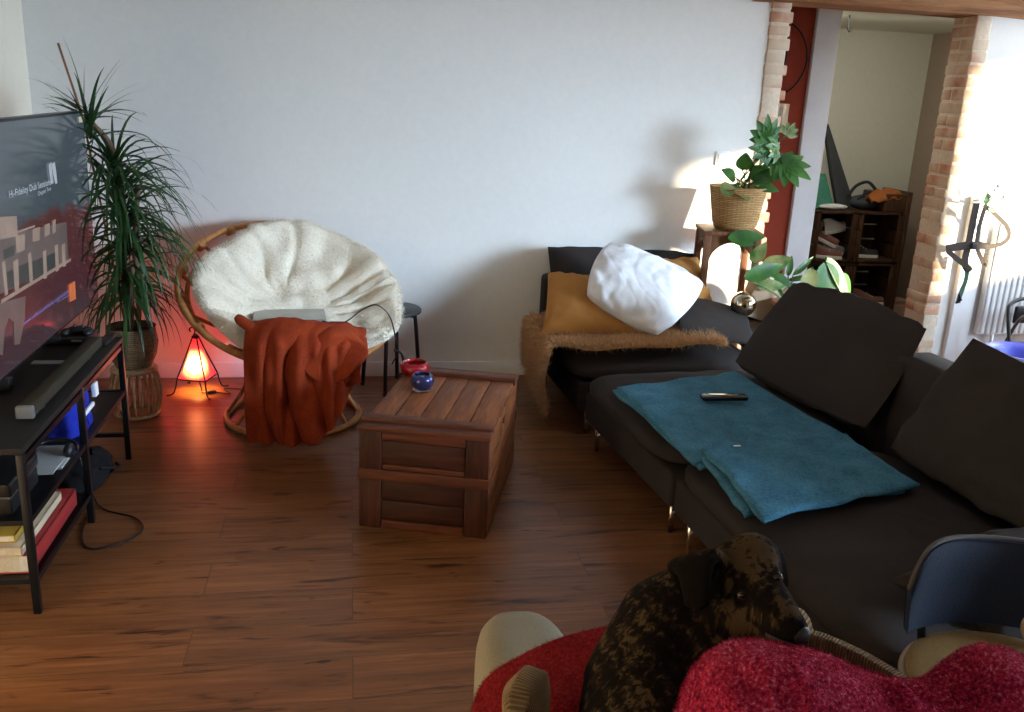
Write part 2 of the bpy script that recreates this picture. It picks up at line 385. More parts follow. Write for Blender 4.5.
# wire wall ornament
P = at_y(772, 58, 5.57)
t = thing('wire_wall_ornament', 'black wire circle wall ornament with metal disc on the red wall', 'ornament', P)
rr = .235
link('hoop', MB().tube([(rr*math.cos(a*PI/16), 0, rr*1.0*math.sin(a*PI/16)) for a in range(32)], .006, 6, closed=True), blackm, t)
link('inner_wire', MB().tube(curve([(-.05, 0, .27), (.05, -.01, .15), (.09, -.01, 0), (.03, -.01, -.15), (-.03, 0, -.27)], 20), .005, 6), blackm, t)
link('disc', MB().lathe([(0, -.006), (.035, -.006), (.035, .006), (0, .01)], M=Matrix.Rotation(PI/2, 4, 'X'), c=(.02, -.02, -.02)), chrome, t)
link('hook', MB().ball((-.07, -.02, 0), (.03, .012, .05), 8), blackm, t)
link('ceiling_hook_wire', MB().tube([(0,0,0),(0,0,.0001)], .0001, 3), blackm, t) if False else None
P = at_y(849.5, 16, 5.9)
tag(link('ceiling_hook', MB().tube([(P.x, P.y, 2.19), (P.x, P.y, 2.10), (P.x+.012, P.y, 2.085), (P.x+.022, P.y, 2.10)], .006, 6), blackm), 'thin black hook hanging from the hall ceiling', 'hook')

# ------------------------------------------------------------------ media stand, television and what they carry
TS = (-.95, 2.63, 3.83)
root = thing('media_stand', 'black metal media stand with open mesh shelves under the television', 'tv stand', (-1.13, 3.23, 0))
mb = MB(); mb.box((-1.325, 2.62, .525), (-.94, 3.85, .545)); link('top', mb, plain('black_board', (.014, .012, .011), .6, spec=.25), root, True, bevel=.002)
for y in (2.63, 3.236, 3.83):
    for x in (-.95, -1.315):
        link('leg', MB().box((x-.011, y-.011, 0), (x+.011, y+.011, .525)), blackm, root, True, bevel=.002)
mb = MB(); mb.box((-1.325, 2.63, .300), (-.95, 3.83, .310)); link('middle_shelf', mb, blackm, root, True)
mb = MB(); mb.box((-1.325, 2.63, .105), (-.95, 3.24, .118)); link('lower_shelf', mb, blackm, root, True)
mb = MB()
for z in (.307, .505): mb.box((-.958, 2.63, z-.009), (-.942, 3.83, z+.009))
mb.box((-.958, 2.63, .10), (-.942, 3.236, .118))
for y in (2.63, 3.83):
    for z in (.307, .112): mb.box((-1.32, y-.008, z-.008), (-.945, y+.008, z+.008))
link('rail', mb, blackm, root, True)
mb = MB()
for i in range(10): mb.box((-1.322, 2.65+.131*i, .118), (-1.318, 2.655+.131*i, .525))
for i in range(6): mb.box((-1.322, 2.63, .14+.07*i), (-1.318, 3.83, .144+.07*i))
link('back_mesh', mb, blackm, root, True)

TX = -1.16
tv = thing('television', 'large flat television on the black stand showing a film title', 'tv', (TX, 3.67, .547))
link('bezel', MB().box((TX-.045, 2.955, .583), (TX-.004, 4.375, 1.432)), blackp, tv, True, bevel=.004)
def screen_mat():
    m, nt, b = new('tv_picture'); b.inputs['Roughness'].default_value = .12; b.inputs['Base Color'].default_value = (.01, .01, .012, 1)
    v = coords(nt); sp = nt.nodes.new('ShaderNodeSeparateXYZ'); nt.links.new(v, sp.inputs[0])
    f = ntex(nt, v, 3.0, 3)
    ad = nt.nodes.new('ShaderNodeMath'); ad.operation = 'MULTIPLY_ADD'; ad.inputs[1].default_value = .25; nt.links.new(f, ad.inputs[0]); nt.links.new(sp.outputs[2], ad.inputs[2])
    r = ramp(nt, [(.10, (.040, .030, .035)), (.36, (.055, .016, .020)), (.60, (.075, .022, .022)), (.64, (.045, .062, .075)), (1, (.050, .068, .082))])
    nt.links.new(ad.outputs[0], r.inputs[0]); nt.links.new(r.outputs[0], b.inputs['Emission Color']); b.inputs['Emission Strength'].default_value = 1.0
    return m
scr = MB().box((TX-.004, 2.965, .595), (TX, 4.365, 1.422)); screen = link('screen', scr, screen_mat(), tv, True)
def glow(name, c, s=1): 
    m, nt, b = new(name); b.inputs['Base Color'].default_value = (.02, .02, .02, 1); b.inputs['Roughness'].default_value = .3
    v = coords(nt); f = ntex(nt, v, 9, 3); r = ramp(nt, [(.3, tuple(k*.8 for k in c)), (.7, tuple(k*1.15 for k in c))])
    nt.links.new(f, r.inputs[0]); nt.links.new(r.outputs[0], b.inputs['Emission Color']); b.inputs['Emission Strength'].default_value = s; return m
def scrpoly(pts, off=.001): return [(TX+off, max(2.972, at_x(x, y, TX).y), max(.603, at_x(x, y, TX).z)) for x, y in pts]
mb = MB()
mb.prism(scrpoly([(-60, 262), (0, 236), (66, 222), (68, 262), (0, 294), (-60, 330)]), (.0008, 0, 0), 0)   # grey terrace
for q in ([(-2, 217), (16, 216), (17, 236), (-2, 240)], [(15, 236), (24, 234), (24, 250), (16, 253)], [(32, 229), (39, 227), (39, 240), (32, 242)], [(44, 225), (49, 223), (49, 234), (44, 237)], [(52, 221), (55, 219), (55, 232), (52, 234)]):
    mb.prism(scrpoly(q, .002), (.0006, 0, 0), 1)
for q in ([(4, 273), (15, 268), (16, 286), (5, 290)], [(18, 266), (28, 262), (29, 281), (19, 285)], [(32, 261), (42, 257), (43, 275), (33, 279)], [(46, 256), (55, 252), (55, 269), (47, 272)], [(3, 250), (14, 245), (14, 255), (4, 259)]):
    mb.prism(scrpoly(q, .002), (.0006, 0, 0), 2)
for q in ([(1, 262), (4, 261), (7, 294), (4, 296)], [(12, 262), (17, 259), (18, 290), (14, 291)], [(27, 254), (30, 252), (32, 284), (29, 285)], [(42, 252), (45, 250), (46, 278), (43, 279)], [(54, 246), (57, 244), (58, 270), (55, 272)], [(61, 245), (64, 243), (65, 266), (62, 267)], [(0, 300), (70, 258), (70, 261), (0, 304)], [(0, 237), (34, 225), (34, 227), (0, 239)]):
    mb.prism(scrpoly(q, .003), (.0006, 0, 0), 1)
for q in ([(-60, 330), (0, 303), (25, 296), (24, 320), (19, 344), (14, 345), (13, 322), (8, 318), (4, 330), (2, 355), (-60, 380)],):
    mb.prism(scrpoly(q, .002), (.0006, 0, 0), 3)
link('picture', mb, [glow('tv_grey', (.10, .075, .075)), glow('tv_cream', (.26, .20, .17)), glow('tv_dark', (.03, .035, .035)), glow('tv_skin', (.11, .08, .075))], screen, True)
link('orange_badge', MB().prism(scrpoly([(68, 285), (74, 281), (75, 299), (69, 302)], .003), (.001, 0, 0)), glow('tv_orange', (.50, .13, .04)), screen, True)
txtm = glow('tv_text', (.36, .42, .50))
def screen_text(body, p0, p1, h, mt, name='caption'):
    cu = bpy.data.curves.new(name, 'FONT'); cu.body = body; cu.size = 1; o = bpy.data.objects.new(name, cu); col.objects.link(o)
    bpy.context.view_layer.update()
    me = bpy.data.meshes.new_from_object(o.evaluated_get(bpy.context.evaluated_depsgraph_get())); bpy.data.objects.remove(o)
    xs = [v.co.x for v in me.vertices]; wd = max(xs)
    a = at_x(*p0, TX); b_ = at_x(*p1, TX)
    for v in me.vertices:
        t_ = v.co.x/wd; q = a.lerp(b_, t_); v.co = Vector((TX+.004, q.y, q.z+v.co.y*h))-tv.location
    me.materials.append(mt); n = bpy.data.objects.new(name, me); col.objects.link(n); n.parent = screen
screen_text('Hi-Fidelity Dub Sessions', (8, 198), (50, 184.5), .034, txtm)
screen_text('Chapter Two', (37, 196), (50, 190), .022, txtm)
screen_text('www.collectionhifidelity.com/sessions', (23, 325), (68, 292), .020, glow('tv_blue', (.16, .16, .52)))
screen_text('dub sound', (56, 303), (68, 296), .014, glow('tv_blue_small', (.14, .14, .40)))
mb = MB()
mb.prism(scrpoly([(47.5, 165), (50, 162), (51, 174), (52, 183), (50, 184), (48.5, 174)], .004), (.0008, 0, 0)); mb.prism(scrpoly([(50.5, 164), (53.5, 162), (55, 172), (56, 183), (54.5, 184), (52, 174)], .004), (.0008, 0, 0))
link('figure_logo', mb, txtm, screen, True)
link('corner_sticker', MB().prism(scrpoly([(78, 117), (83, 116), (83.5, 122), (78.5, 122.5)], .003), (.001, 0, 0)), glow('sticker_glow', (.45, .42, .36)), tv, True)  # sticker given an emissive colour, bright without light falling on it
for y in (3.15, 3.72):
    link('foot', MB().box((TX-.07, y-.02, .547), (TX+.02, y+.02, .590)), blackp, tv, True, bevel=.004)
# soundbar: x -1.0, runs along the stand
t = thing('soundbar', 'long slim dark soundbar lying in front of the television', 'soundbar', (-1.0, 3.25, .546))
link('body', MB().box((-1.028, 2.86, .552), (-.978, 3.68, .592)), plain('soundbar_cloth', (.045, .037, .026), .95, bs=90, bst=.3, spec=.1), t, True, bevel=.008)
link('end_cap', MB().box((-1.030, 2.845, .551), (-.976, 2.866, .593)), plain('cap_grey', (.16, .17, .18), .5), t, True, bevel=.006)
for yy in (2.95, 3.5): link('foot', MB().box((-1.02, yy, .5455), (-.985, yy+.04, .553)), blackp, t, True)
t = thing('set_top_box', 'black set-top box with a bright strip at the far end of the stand', 'set-top box', (-1.06, 3.74, .546))
link('case', MB().box((-1.15, 3.705, .546), (-1.035, 3.84, .580)), blackp, t, True, bevel=.006)
link('silver_strip', MB().box((-1.10, 3.702, .562), (-1.06, 3.706, .569)), plain('silver', (.5, .52, .56), .3, .5), t, True)
t = thing('game_controller', 'black game controller lying on the set-top box', 'controller', (-1.085, 3.76, .58))
mb = MB(); mb.ball((-1.085, 3.77, .595), (.05, .03, .016), 10); mb.ball((-1.13, 3.74, .593), (.018, .032, .014), 8); mb.ball((-1.045, 3.74, .593), (.018, .032, .014), 8)
link('body', mb, blackp, t, True); mb = MB(); mb.ball((-1.10, 3.765, .612), .008, 6); mb.ball((-1.07, 3.765, .612), .008, 6); link('thumb_stick', mb, greyp, t, True)
tag(link('paper_card', MB().box((-.06, -.02, 0), (.07, .02, .004)), plain('pale_blue_card', (.30, .36, .42), .5), bevel=.001), 'pale blue flat card lying behind the soundbar', 'card').location = (-1.115, 3.47, .546)
# router antenna shape beside the plant
tag(link('remote_control', MB().box((-.02, -.08, 0), (.02, .08, .016)), blackp, bevel=.005), 'black remote control lying at the front corner of the media stand', 'remote').location = (-.985, 3.765, .546)
# middle shelf: blue box, papers, headphones and black case
bluem = fabric('blue_nylon', (.02, .035, .42), (.012, .02, .25), 80, .4)
t = thing('blue_bag', 'bright blue bag with white straps on the middle shelf', 'bag', (-1.04, 3.42, .312))
def bag(u, v):
    a = u*2*PI; h = v
    rx = .075*(1-.12*math.sin(PI*h))*(1 if h < .97 else .2); ry = .13*(1-.25*h*h)*(1 if h < .97 else .2)
    c_, s_ = math.cos(a), math.sin(a); k = (abs(c_)**3+abs(s_)**3)**(-1/3)
    return (-1.05+rx*c_*k, 3.40+ry*s_*k+.01*nz(h*5, a), .313+.165*min(h, .97)/.97+.004*nz(a*2, h*6))
link('body', MB().grid(bag, 32, 14), bluem, t, True)
mb = MB(); mb.box((-.982, 3.33, .375), (-.968, 3.47, .392)); mb.box((-.984, 3.49, .40), (-.966, 3.53, .455)); link('white_strap', mb, whitepaint, t, True, bevel=.004)
t = thing('headphones', 'black headphones lying on the middle shelf in front of the blue bag', 'headphones', (-1.0, 3.16, .312))
mb = MB(); mb.tube([(-1.02+.075*math.cos(a*PI/12), 3.12+.07*math.sin(a*PI/12), .335+.012*math.sin(a*PI/12)) for a in range(13)], .008, 8); link('headband', mb, blackp, t, True)
for x in (-1.09, -.965): link('ear_cup', MB().ball((x, 3.11, .338), (.018, .034, .026), 8), blackp, t, True)
tag(link('paper_stack', MB().box((-.12, -.10, 0), (.12, .10, .010)).box((-.10, -.16, .010), (.11, .04, .014)), plain('paper_grey', (.42, .44, .45), .7)), 'loose pale papers lying on the middle shelf', 'papers').location = (-1.08, 3.10, .312)
t = thing('console', 'black angular games console at the near end of the middle shelf', 'console', (-1.1, 2.76, .311))
link('case', MB().box((-1.25, 2.66, .316), (-1.0, 2.90, .372)), blackp, t, True, bevel=.006); link('upper_case', MB().box((-1.25, 2.65, .376), (-.995, 2.90, .42)), blackp, t, True, bevel=.008); link('light_line', MB().box((-1.24, 2.655, .371), (-1.002, 2.9, .377)), greyp, t, True)
link('foot', MB().box((-1.24, 2.67, .310), (-1.02, 2.88, .317)), blackp, t, True)
# books on the lower shelf
pages = plain('book_pages', (.62, .58, .50), .8, bs=120, bst=.3)
def book(x0, x1, y0, y1, z, h, cover, label):
    t_ = thing('book', label, 'book', ((x0+x1)/2, (y0+y1)/2, z), 0, 'books on the lower shelf of the media stand')
    mb = MB(); mb.box((x0, y0, z), (x1, y1, z+.004)); mb.box((x0, y0, z+h-.004), (x1, y1, z+h)); mb.box((x1-.004, y0, z), (x1, y1, z+h)); link('cover', mb, cover, t_, True, bevel=.001)
    link('pages', MB().box((x0+.004, y0+.004, z+.004), (x1-.004, y1-.004, z+h-.004)), pages, t_, True)
redc = plain('red_cover', (.33, .03, .03), .45); whc = plain('cream_cover', (.62, .52, .38), .5); yec = plain('ochre_cover', (.42, .27, .04), .5)
book(-1.27, -.965, 2.66, 3.14, .119, .062, redc, 'thick red book at the bottom of the stack on the lower shelf')
book(-1.25, -.985, 2.65, 3.05, .182, .030, whc, 'cream book lying on the thick red book')
book(-1.27, -1.01, 2.68, 3.12, .213, .026, yec, 'ochre book on top of the stack on the lower shelf')
tag(link('cover_sticker', MB().box((-1.035, 2.67, .2125), (-1.025, 2.68, .2128)), pages), 'x', 'x') if False else None
t = thing('black_bag', 'slumped black bag on the floor under the far end of the stand', 'bag', (-1.05, 3.5, 0))
def sack(u, v):
    a = u*2*PI; h = v; r = sn(PI*min(.98, .15+.8*h))**.6
    return (-1.06+.10*r*math.cos(a)*(1+.2*nz(a*1.5, h*4)), 3.58+.19*r*math.sin(a)*(1+.2*nz(h*3, a)), .003+.13*h+.014*nz(a*2, h*5))
link('body', MB().grid(sack, 32, 14), fabric('black_nylon', (.014, .014, .016)), t, True)
link('strap', MB().tube(curve([(-.98, 3.5, .10), (-.95, 3.6, .06), (-.955, 3.68, .03), (-.98, 3.74, .02)], 16), .006, 6), fabric('black_webbing', (.02, .018, .02)), t, True)
pts = [(-1.0, 3.42, .06), (-.985, 3.37, .005), (-.96, 3.15, .005), (-.90, 3.02, .005), (-.80, 3.06, .005), (-.755, 3.15, .005), (-.80, 3.25, .005), (-.93, 3.33, .006), (-.99, 3.40, .05), (-1.05, 3.45, .25)]
tag(link('power_cable', MB().tube(curve(pts, 70), .0035, 6), blackp), 'thin black cable looping over the floor beside the media stand', 'cable')

# ------------------------------------------------------------------ plant on its rattan stool
leafm = None
def leaf_mat(name, a, b_):
    m, nt, b = new(name); b.inputs['Roughness'].default_value = .45
    v = coords(nt); f = ntex(nt, v, 7, 3); r = ramp(nt, [(.35, a), (.68, b_)]); nt.links.new(f, r.inputs[0])
    nt.links.new(r.outputs[0], b.inputs['Base Color'])
    tr = nt.nodes.new('ShaderNodeBsdfTranslucent'); nt.links.new(r.outputs[0], tr.inputs[0])
    mx = nt.nodes.new('ShaderNodeMixShader'); mx.inputs[0].default_value = .18
    out = nt.nodes['Material Output']; nt.links.new(b.outputs[0], mx.inputs[1]); nt.links.new(tr.outputs[0], mx.inputs[2]); nt.links.new(mx.outputs[0], out.inputs[0]); return m
drac = leaf_mat('dracaena_leaf', (.012, .045, .012), (.035, .11, .025))
green = leaf_mat('broad_leaf', (.018, .085, .014), (.06, .19, .03))
varieg = leaf_mat('variegated_leaf', (.035, .13, .022), (.42, .42, .17))
t = thing('rattan_stool', 'round rattan stool with vertical pale ribs beside the glowing lamp', 'stool', (-1.035, 4.40, 0))
for k in range(22):
    a = 2*PI*k/22
    link('rib', MB().tube([((.095+.022*math.sin(PI*i/8))*math.cos(a), (.095+.022*math.sin(PI*i/8))*math.sin(a), .012+.215*i/8) for i in range(9)], .0065, 6), rattanp, t)
for z, r in ((.010, .1), (.232, .1)): link('hoop', MB().tube([(r*math.cos(a*PI/16), r*math.sin(a*PI/16), z) for a in range(32)], .009, 6, closed=True), rattanp, t)
link('seat', MB().lathe([(0, .228), (.098, .228), (.105, .236), (.1, .245), (0, .246)]), rattanp, t)
PP = Vector((-1.035, 4.40, .247))
t = thing('potted_dracaena', 'tall spiky dark green dracaena in a wicker pot standing by the television', 'plant', PP)
o = link('wicker_pot', MB().lathe([(0, 0), (.08, 0), (.108, .06), (.118, .12), (.108, .19), (.112, .20), (.098, .20), (.095, .17), (0, .17)], n=40), basketm2, t); uv_cyl(o, .11)
link('soil', MB().lathe([(0, .165), (.094, .168), (0, .178)], n=24), plain('soil', (.03, .02, .012), .95, bs=60, bst=.8), t)
tr1 = curve([(0, 0, .15), (-.02, .02, .45), (.0, .02, .8), (-.03, .03, 1.02), (-.10, .0, 1.13)], 20)
tr2 = curve([(.03, -.01, .15), (.05, -.02, .35), (.05, -.02, .62), (.08, -.01, .86)], 16)
tr3 = curve([(.0, -.03, .15), (.02, -.05, .3), (.04, -.07, .50)], 10)
barkm = plain('grey_bark', (.16, .11, .07), .9, bs=60, bst=.6)
for p_, r_ in ((tr1, .014), (tr2, .012), (tr3, .012)): link('stem', MB().tube(p_, r_, 8), barkm, t)
P = at_y(83, 118, 4.42)-PP; Q = at_y(58, 43, 4.42)-PP
link('cane_stake', MB().tube([(-.03, .04, .16), P, Q], .005, 6), plain('brown_cane', (.28, .14, .07), .7), t)
def blade(mb, p0, d, L, droop, wd, n=9, tw=0):
    d = Vector(d).normalized(); side = d.cross(Vector((0, 0, 1)))
    side = side.normalized() if side.length > .05 else Vector((1, 0, 0))
    side = Matrix.Rotation(tw, 3, d) @ side
    p = Vector(p0); vv = []
    for i in range(n+1):
        s_ = i/n; wv = wd*(min(1, .45+3*s_))*(1-s_**1.6)+.0004
        vv += [p-side*wv, p+side*wv]
        d = (d+Vector((0, 0, -1))*droop*(1.1/n)*(.35+1.5*s_)).normalized(); p = p+d*(L/n)
    mb.add(vv, [(2*i, 2*i+1, 2*i+3, 2*i+2) for i in range(n)], 0, True)
def rosette(stem_top, n, L, up, droop, spread=.12, bias=(0, 0)):
    mb = MB()
    for k in range(n):
        a = k*2.399963+random.uniform(-.2, .2); e = lerp(up[0], up[1], random.random())
        d = Vector((math.cos(a)*math.cos(e)+bias[0], math.sin(a)*math.cos(e)*.9+bias[1], math.sin(e)))
        q = Vector(stem_top)+Vector((0, 0, -spread*random.random()))
        blade(mb, q, d, L*random.uniform(.7, 1.15), droop*random.uniform(.6, 1.3), .0095, tw=random.uniform(-.6, .6))
    # keep the leaves in front of both walls
    for v_ in mb.v:
        g = v_+PP
        if g.y > YB-.03: v_.y = YB-.03-PP.y-.002*random.random()
        if g.x < XL+.03: v_.x = XL+.03-PP.x
    return mb
def q(x, y, Y=4.40): return at_y(x, y, Y)-PP
link('leaf_rosette', rosette(q(88, 112), 34, .34, (.1, 1.35), .7, .12), drac, t)
link('leaf_rosette', rosette(q(113, 160), 105, .46, (-.1, 1.2), 2.3, .22, (.16, -.05)), drac, t)
link('leaf_rosette', rosette(q(126, 205), 120, .46, (-.2, 1.1), 2.6, .24, (.18, -.08)), drac, t)
link('leaf_rosette', rosette(q(126, 265), 90, .38, (-.3, .8), 2.6, .18, (.10, -.10)), drac, t)
mb = MB()
for x, y, x2, y2 in ((86, 110, 125, 60), (84, 110, 85, 66), (82, 112, 30, 82), (92, 118, 122, 109), (80, 110, 38, 100), (88, 112, 104, 92)):
    a, b_ = q(x, y), q(x2, y2); dd = b_-a; blade(mb, a, dd+Vector((0, 0, .06)), dd.length*1.03, .22, .008)
link('upright_leaves', mb, drac, t)

# ------------------------------------------------------------------ leather lamp
LP = Vector((-.80, 4.73, 0))
t = thing('leather_lamp', 'glowing red pyramid-shaped leather lamp on a bent iron stand', 'lamp', LP)
def lampmat():
    m, nt, b = new('red_lamp_leather'); b.inputs['Roughness'].default_value = .5
    v = coords(nt); sub = nt.nodes.new('ShaderNodeVectorMath'); sub.operation = 'DISTANCE'; sub.inputs[1].default_value = (0.0, -.04, .16)
    nt.links.new(v, sub.inputs[0])
    r = ramp(nt, [(.045, (1, .24, .085)), (.065, (1, .17, .05)), (.088, (.9, .035, .03)), (.16, (.55, .008, .02))]); nt.links.new(sub.outputs['Value'], r.inputs[0])
    rs = ramp(nt, [(.03, (1, 1, 1)), (.058, (.42, .42, .42)), (.09, (.11, .11, .11)), (.16, (.05, .05, .05))]); nt.links.new(sub.outputs['Value'], rs.inputs[0])
    f = ntex(nt, v, 25, 4); ml = nt.nodes.new('ShaderNodeMath'); ml.operation = 'MULTIPLY'; nt.links.new(rs.outputs[0], ml.inputs[0]); nt.links.new(f, ml.inputs[1])
    m2 = nt.nodes.new('ShaderNodeMath'); m2.operation = 'MULTIPLY'; m2.inputs[1].default_value = 44; nt.links.new(ml.outputs[0], m2.inputs[0])
    b.inputs['Base Color'].default_value = (.45, .02, .02, 1)
    nt.links.new(r.outputs[0], b.inputs['Emission Color']); nt.links.new(m2.outputs[0], b.inputs['Emission Strength'])
    bump(nt, b, f, .4, .004); return m
mb = MB(); rz = .5; NB = 4
def shade(u, v):
    a = u*2*PI+rz; kk = math.cos(PI/NB)/math.cos(((a-rz) % (2*PI/NB))-PI/NB)
    r = lerp(.105, .018, v**.85)*kk*(1-.10*math.sin(PI*v)); return (r*math.cos(a), r*math.sin(a), .085+.205*v)
mb.grid(shade, 40, 16); link('shade', mb, lampmat(), t)
for k in range(4):
    a = rz+k*PI/2
    pts = [(.165*math.cos(a), .165*math.sin(a), .006), (.13*math.cos(a), .13*math.sin(a), .012), (.112*math.cos(a), .112*math.sin(a), .06), (.106*math.cos(a), .106*math.sin(a), .09), (.066*math.cos(a), .066*math.sin(a), .18), (.020*math.cos(a), .020*math.sin(a), .29)]
    if k == 2: pts += [(0, 0, .33), (-.012, 0, .352), (-.028, 0, .342), (-.022, 0, .328)]
    else: pts += [(.004*math.cos(a), .004*math.sin(a), .315)]
    link('iron_leg', MB().tube(curve(pts, 30), .004, 6), blackm, t)
mb = MB(); mb.tube([(p[0]*1.02, p[1]*1.02, .085) for p in (shade(k/40, 0) for k in range(40))], .004, 6, closed=True); link('rim_wire', mb, blackm, t)
link('bulb_holder', MB().lathe([(0, .29), (.018, .295), (.02, .305), (0, .315)]), blackm, t)
mb = MB(); mb.tube(curve([(.0, 0, .10), (.02, -.02, .02), (.03, -.04, .006), (.09, -.03, .006), (.17, -.06, .006), (.13, .03, .006), (.26, .0, .006)], 40), .003, 6); link('flex', mb, blackp, t)
link('inline_switch', MB().box((.03, -.075, .003), (.075, -.055, .018), M=Matrix.Rotation(.4, 4, 'Z')), blackp, t, bevel=.003)
def pt(name, loc, e, c, r=.02):
    l = bpy.data.lights.new(name, 'POINT'); l.energy = e; l.color = c; l.shadow_soft_size = r; o_ = bpy.data.objects.new(name, l); col.objects.link(o_); o_.location = loc; o_.parent = t; return o_
sp = bpy.data.lights.new('bulb_glow', 'SPOT'); sp.energy = 5; sp.color = (1, .55, .12); sp.spot_size = 2.1; sp.shadow_soft_size = .02; sp.spot_blend = .5
o = bpy.data.objects.new('bulb_glow', sp); col.objects.link(o); o.parent = t; o.location = (0, 0, .10)
pt('leather_glow', (.0, -.01, .33), 0.35, (1, .05, .06), .05)
pt('leather_glow', (-.14, -.05, .18), 0.5, (1, .05, .05), .05)
pt('leather_glow', (.14, .05, .18), 0.5, (1, .05, .06), .05)

# ------------------------------------------------------------------ papasan chair
PC = Vector((-.289, 4.448, .616)); TILT, AZ, PR = .523, .33, .525
nn = Vector((math.sin(TILT)*math.sin(AZ), -math.sin(TILT)*math.cos(AZ), math.cos(TILT)))
pa = Vector((math.cos(AZ), math.sin(AZ), 0)); pb = nn.cross(pa)
def bowl(rho, th, h): return PC+(pa*math.cos(th)+pb*math.sin(th))*rho+nn*h
t = thing('papasan_chair', 'round rattan papasan chair against the white back wall', 'chair', (-.28, 4.33, 0))
rimo = link('rim', MB().tube([bowl(PR, k*PI/48, 0) for k in range(96)], .016, 10, closed=True), rattan, t, True)
link('inner_rim', MB().tube([bowl(PR-.045, k*PI/48, -.055) for k in range(96)], .012, 8, closed=True), rattan, t, True)
for k in range(12):
    th = k*PI/6+.2
    link('bowl_rib', MB().tube([bowl(lerp(PR, .12, i/12), th, -.24*math.sin(i/12*PI/2)) for i in range(13)], .009, 6), rattan, t, True)
link('bottom_ring', MB().tube([bowl(.2, k*PI/20, -.235) for k in range(40)], .012, 8, closed=True), rattan, t, True)
for k in range(16):
    th = k*PI/8
    link('binding', MB().tube([bowl(PR-.012, th-.035, -.004), bowl(PR-.012, th+.035, -.004)], .0215, 10), rattan, rimo, True)
BC = Vector((-.285, 4.33, 0)); BR = .32
link('floor_ring', MB().tube([BC+Vector((BR*math.cos(k*PI/32), BR*math.sin(k*PI/32), .016)) for k in range(64)], .015, 8, closed=True), rattan, t, True)
topc = PC-nn*.20
link('upper_ring', MB().tube([topc+(pa*math.cos(k*PI/24)+pb*math.sin(k*PI/24))*.27 for k in range(48)], .013, 8, closed=True), rattan, t, True)
for k in range(10):
    a = k*2*PI/10
    p1 = BC+Vector((BR*math.cos(a), BR*math.sin(a), .016)); p3 = topc+(pa*math.cos(a+.5-AZ)+pb*math.sin(a+.5-AZ))*.27; p2 = (p1+p3)/2; p2 = Vector((lerp(p2.x, BC.x, .3), lerp(p2.y, BC.y, .3), p2.z))
    link('strut', MB().tube(curve([p1, p2, p3], 10), .010, 6), rattan, t, True)
# cushion
def strands(mb, surf, n, L, wd, rnd=random, mi=0, down=.2):
    "short tapered fibres standing on a surface given as list of (point, normal)"
    for _ in range(n):
        p, nr = surf(); d = (nr+Vector((random.gauss(0, .5), random.gauss(0, .5), random.gauss(0, .4)-down))).normalized()
        s_ = d.cross(Vector((random.gauss(0, 1), random.gauss(0, 1), random.gauss(0, 1)))).normalized()*wd
        l = L*random.uniform(.5, 1.2); mid = p+d*l*.55; d2 = (d+Vector((0, 0, -.6))*.6).normalized(); e_ = mid+d2*l*.5
        mb.add([p-s_, p+s_, mid+s_*.6, mid-s_*.6, e_], [(0, 1, 2, 3), (3, 2, 4)], mi, True)
CS = (.02, -.015)
def cush(rho, th, top=True):
    # rho 0..1
    R_ = .495*(1+.02*math.sin(th*3+1)+.03*nz(math.cos(th)*2, math.sin(th)*2, 5))
    R_ *= 1-.15*math.exp(-((th-2.25)/.42)**2)             # slid down from the back left, leaving the rim bare
    R_ *= 1+.05*math.exp(-((th-1.35)/.25)**2)+.03*math.exp(-((th-6.1)/.3)**2)+.11*math.exp(-((th-5.55)/.35)**2)
    r = rho*R_
    cxy = (r*math.cos(th), r*math.sin(th))
    # deep creases that run from the middle towards the rim, irregular in spacing
    ph = th*7+1.6*math.sin(th*2+.7)+2.2*nz(cxy[0]*4, cxy[1]*4, 2)
    crease = -.030*(1-abs(math.sin(ph)))**2.2*smooth(.25, .6, rho)
    lump = .034*nz(cxy[0]*5.5, cxy[1]*5.5, 3)+.016*nz(cxy[0]*12, cxy[1]*12, 7)
    fade = 1-rho**14
    depth = -.175*max(0, 1-rho**1.8)
    if top: h = depth+.075*max(0, 1-rho**9)**.5+(crease+lump+.022*smooth(.7, .95, rho))*fade
    else: h = depth-.035*max(0, 1-rho**9)**.5
    # the hollow sits towards the front of the bowl
    return PC+(pa*(cxy[0]+CS[0])+pb*(cxy[1]+CS[1]-.07*(1-rho**2)))+nn*(h+.03)
def cushn(rho, th):
    e_ = .02; a = cush(rho+e_, th)-cush(rho-e_, th); b_ = cush(rho, th+.03)-cush(rho, th-.03); n_ = a.cross(b_); return n_.normalized()
mb = MB()
mb.grid(lambda u, v: cush(max(v, .001), u*2*PI), 160, 36); mb.grid(lambda u, v: cush(max(1-v, .001), u*2*PI, False), 80, 14)
def sf():
    rho = math.sqrt(random.uniform(.02, .97)); th = random.uniform(0, 2*PI); return cush(rho, th), cushn(rho, th)
strands(mb, sf, 16000, .008, .0012)
def sf2():
    th = random.uniform(0, 2*PI); rho = random.uniform(.93, 1); return cush(rho, th), (pa*math.cos(th)+pb*math.sin(th)+nn*.4).normalized()
strands(mb, sf2, 5000, .022, .0009)
tag(link('papasan_cushion', mb, cream), 'fluffy cream faux fur cushion filling the round rattan chair', 'cushion')
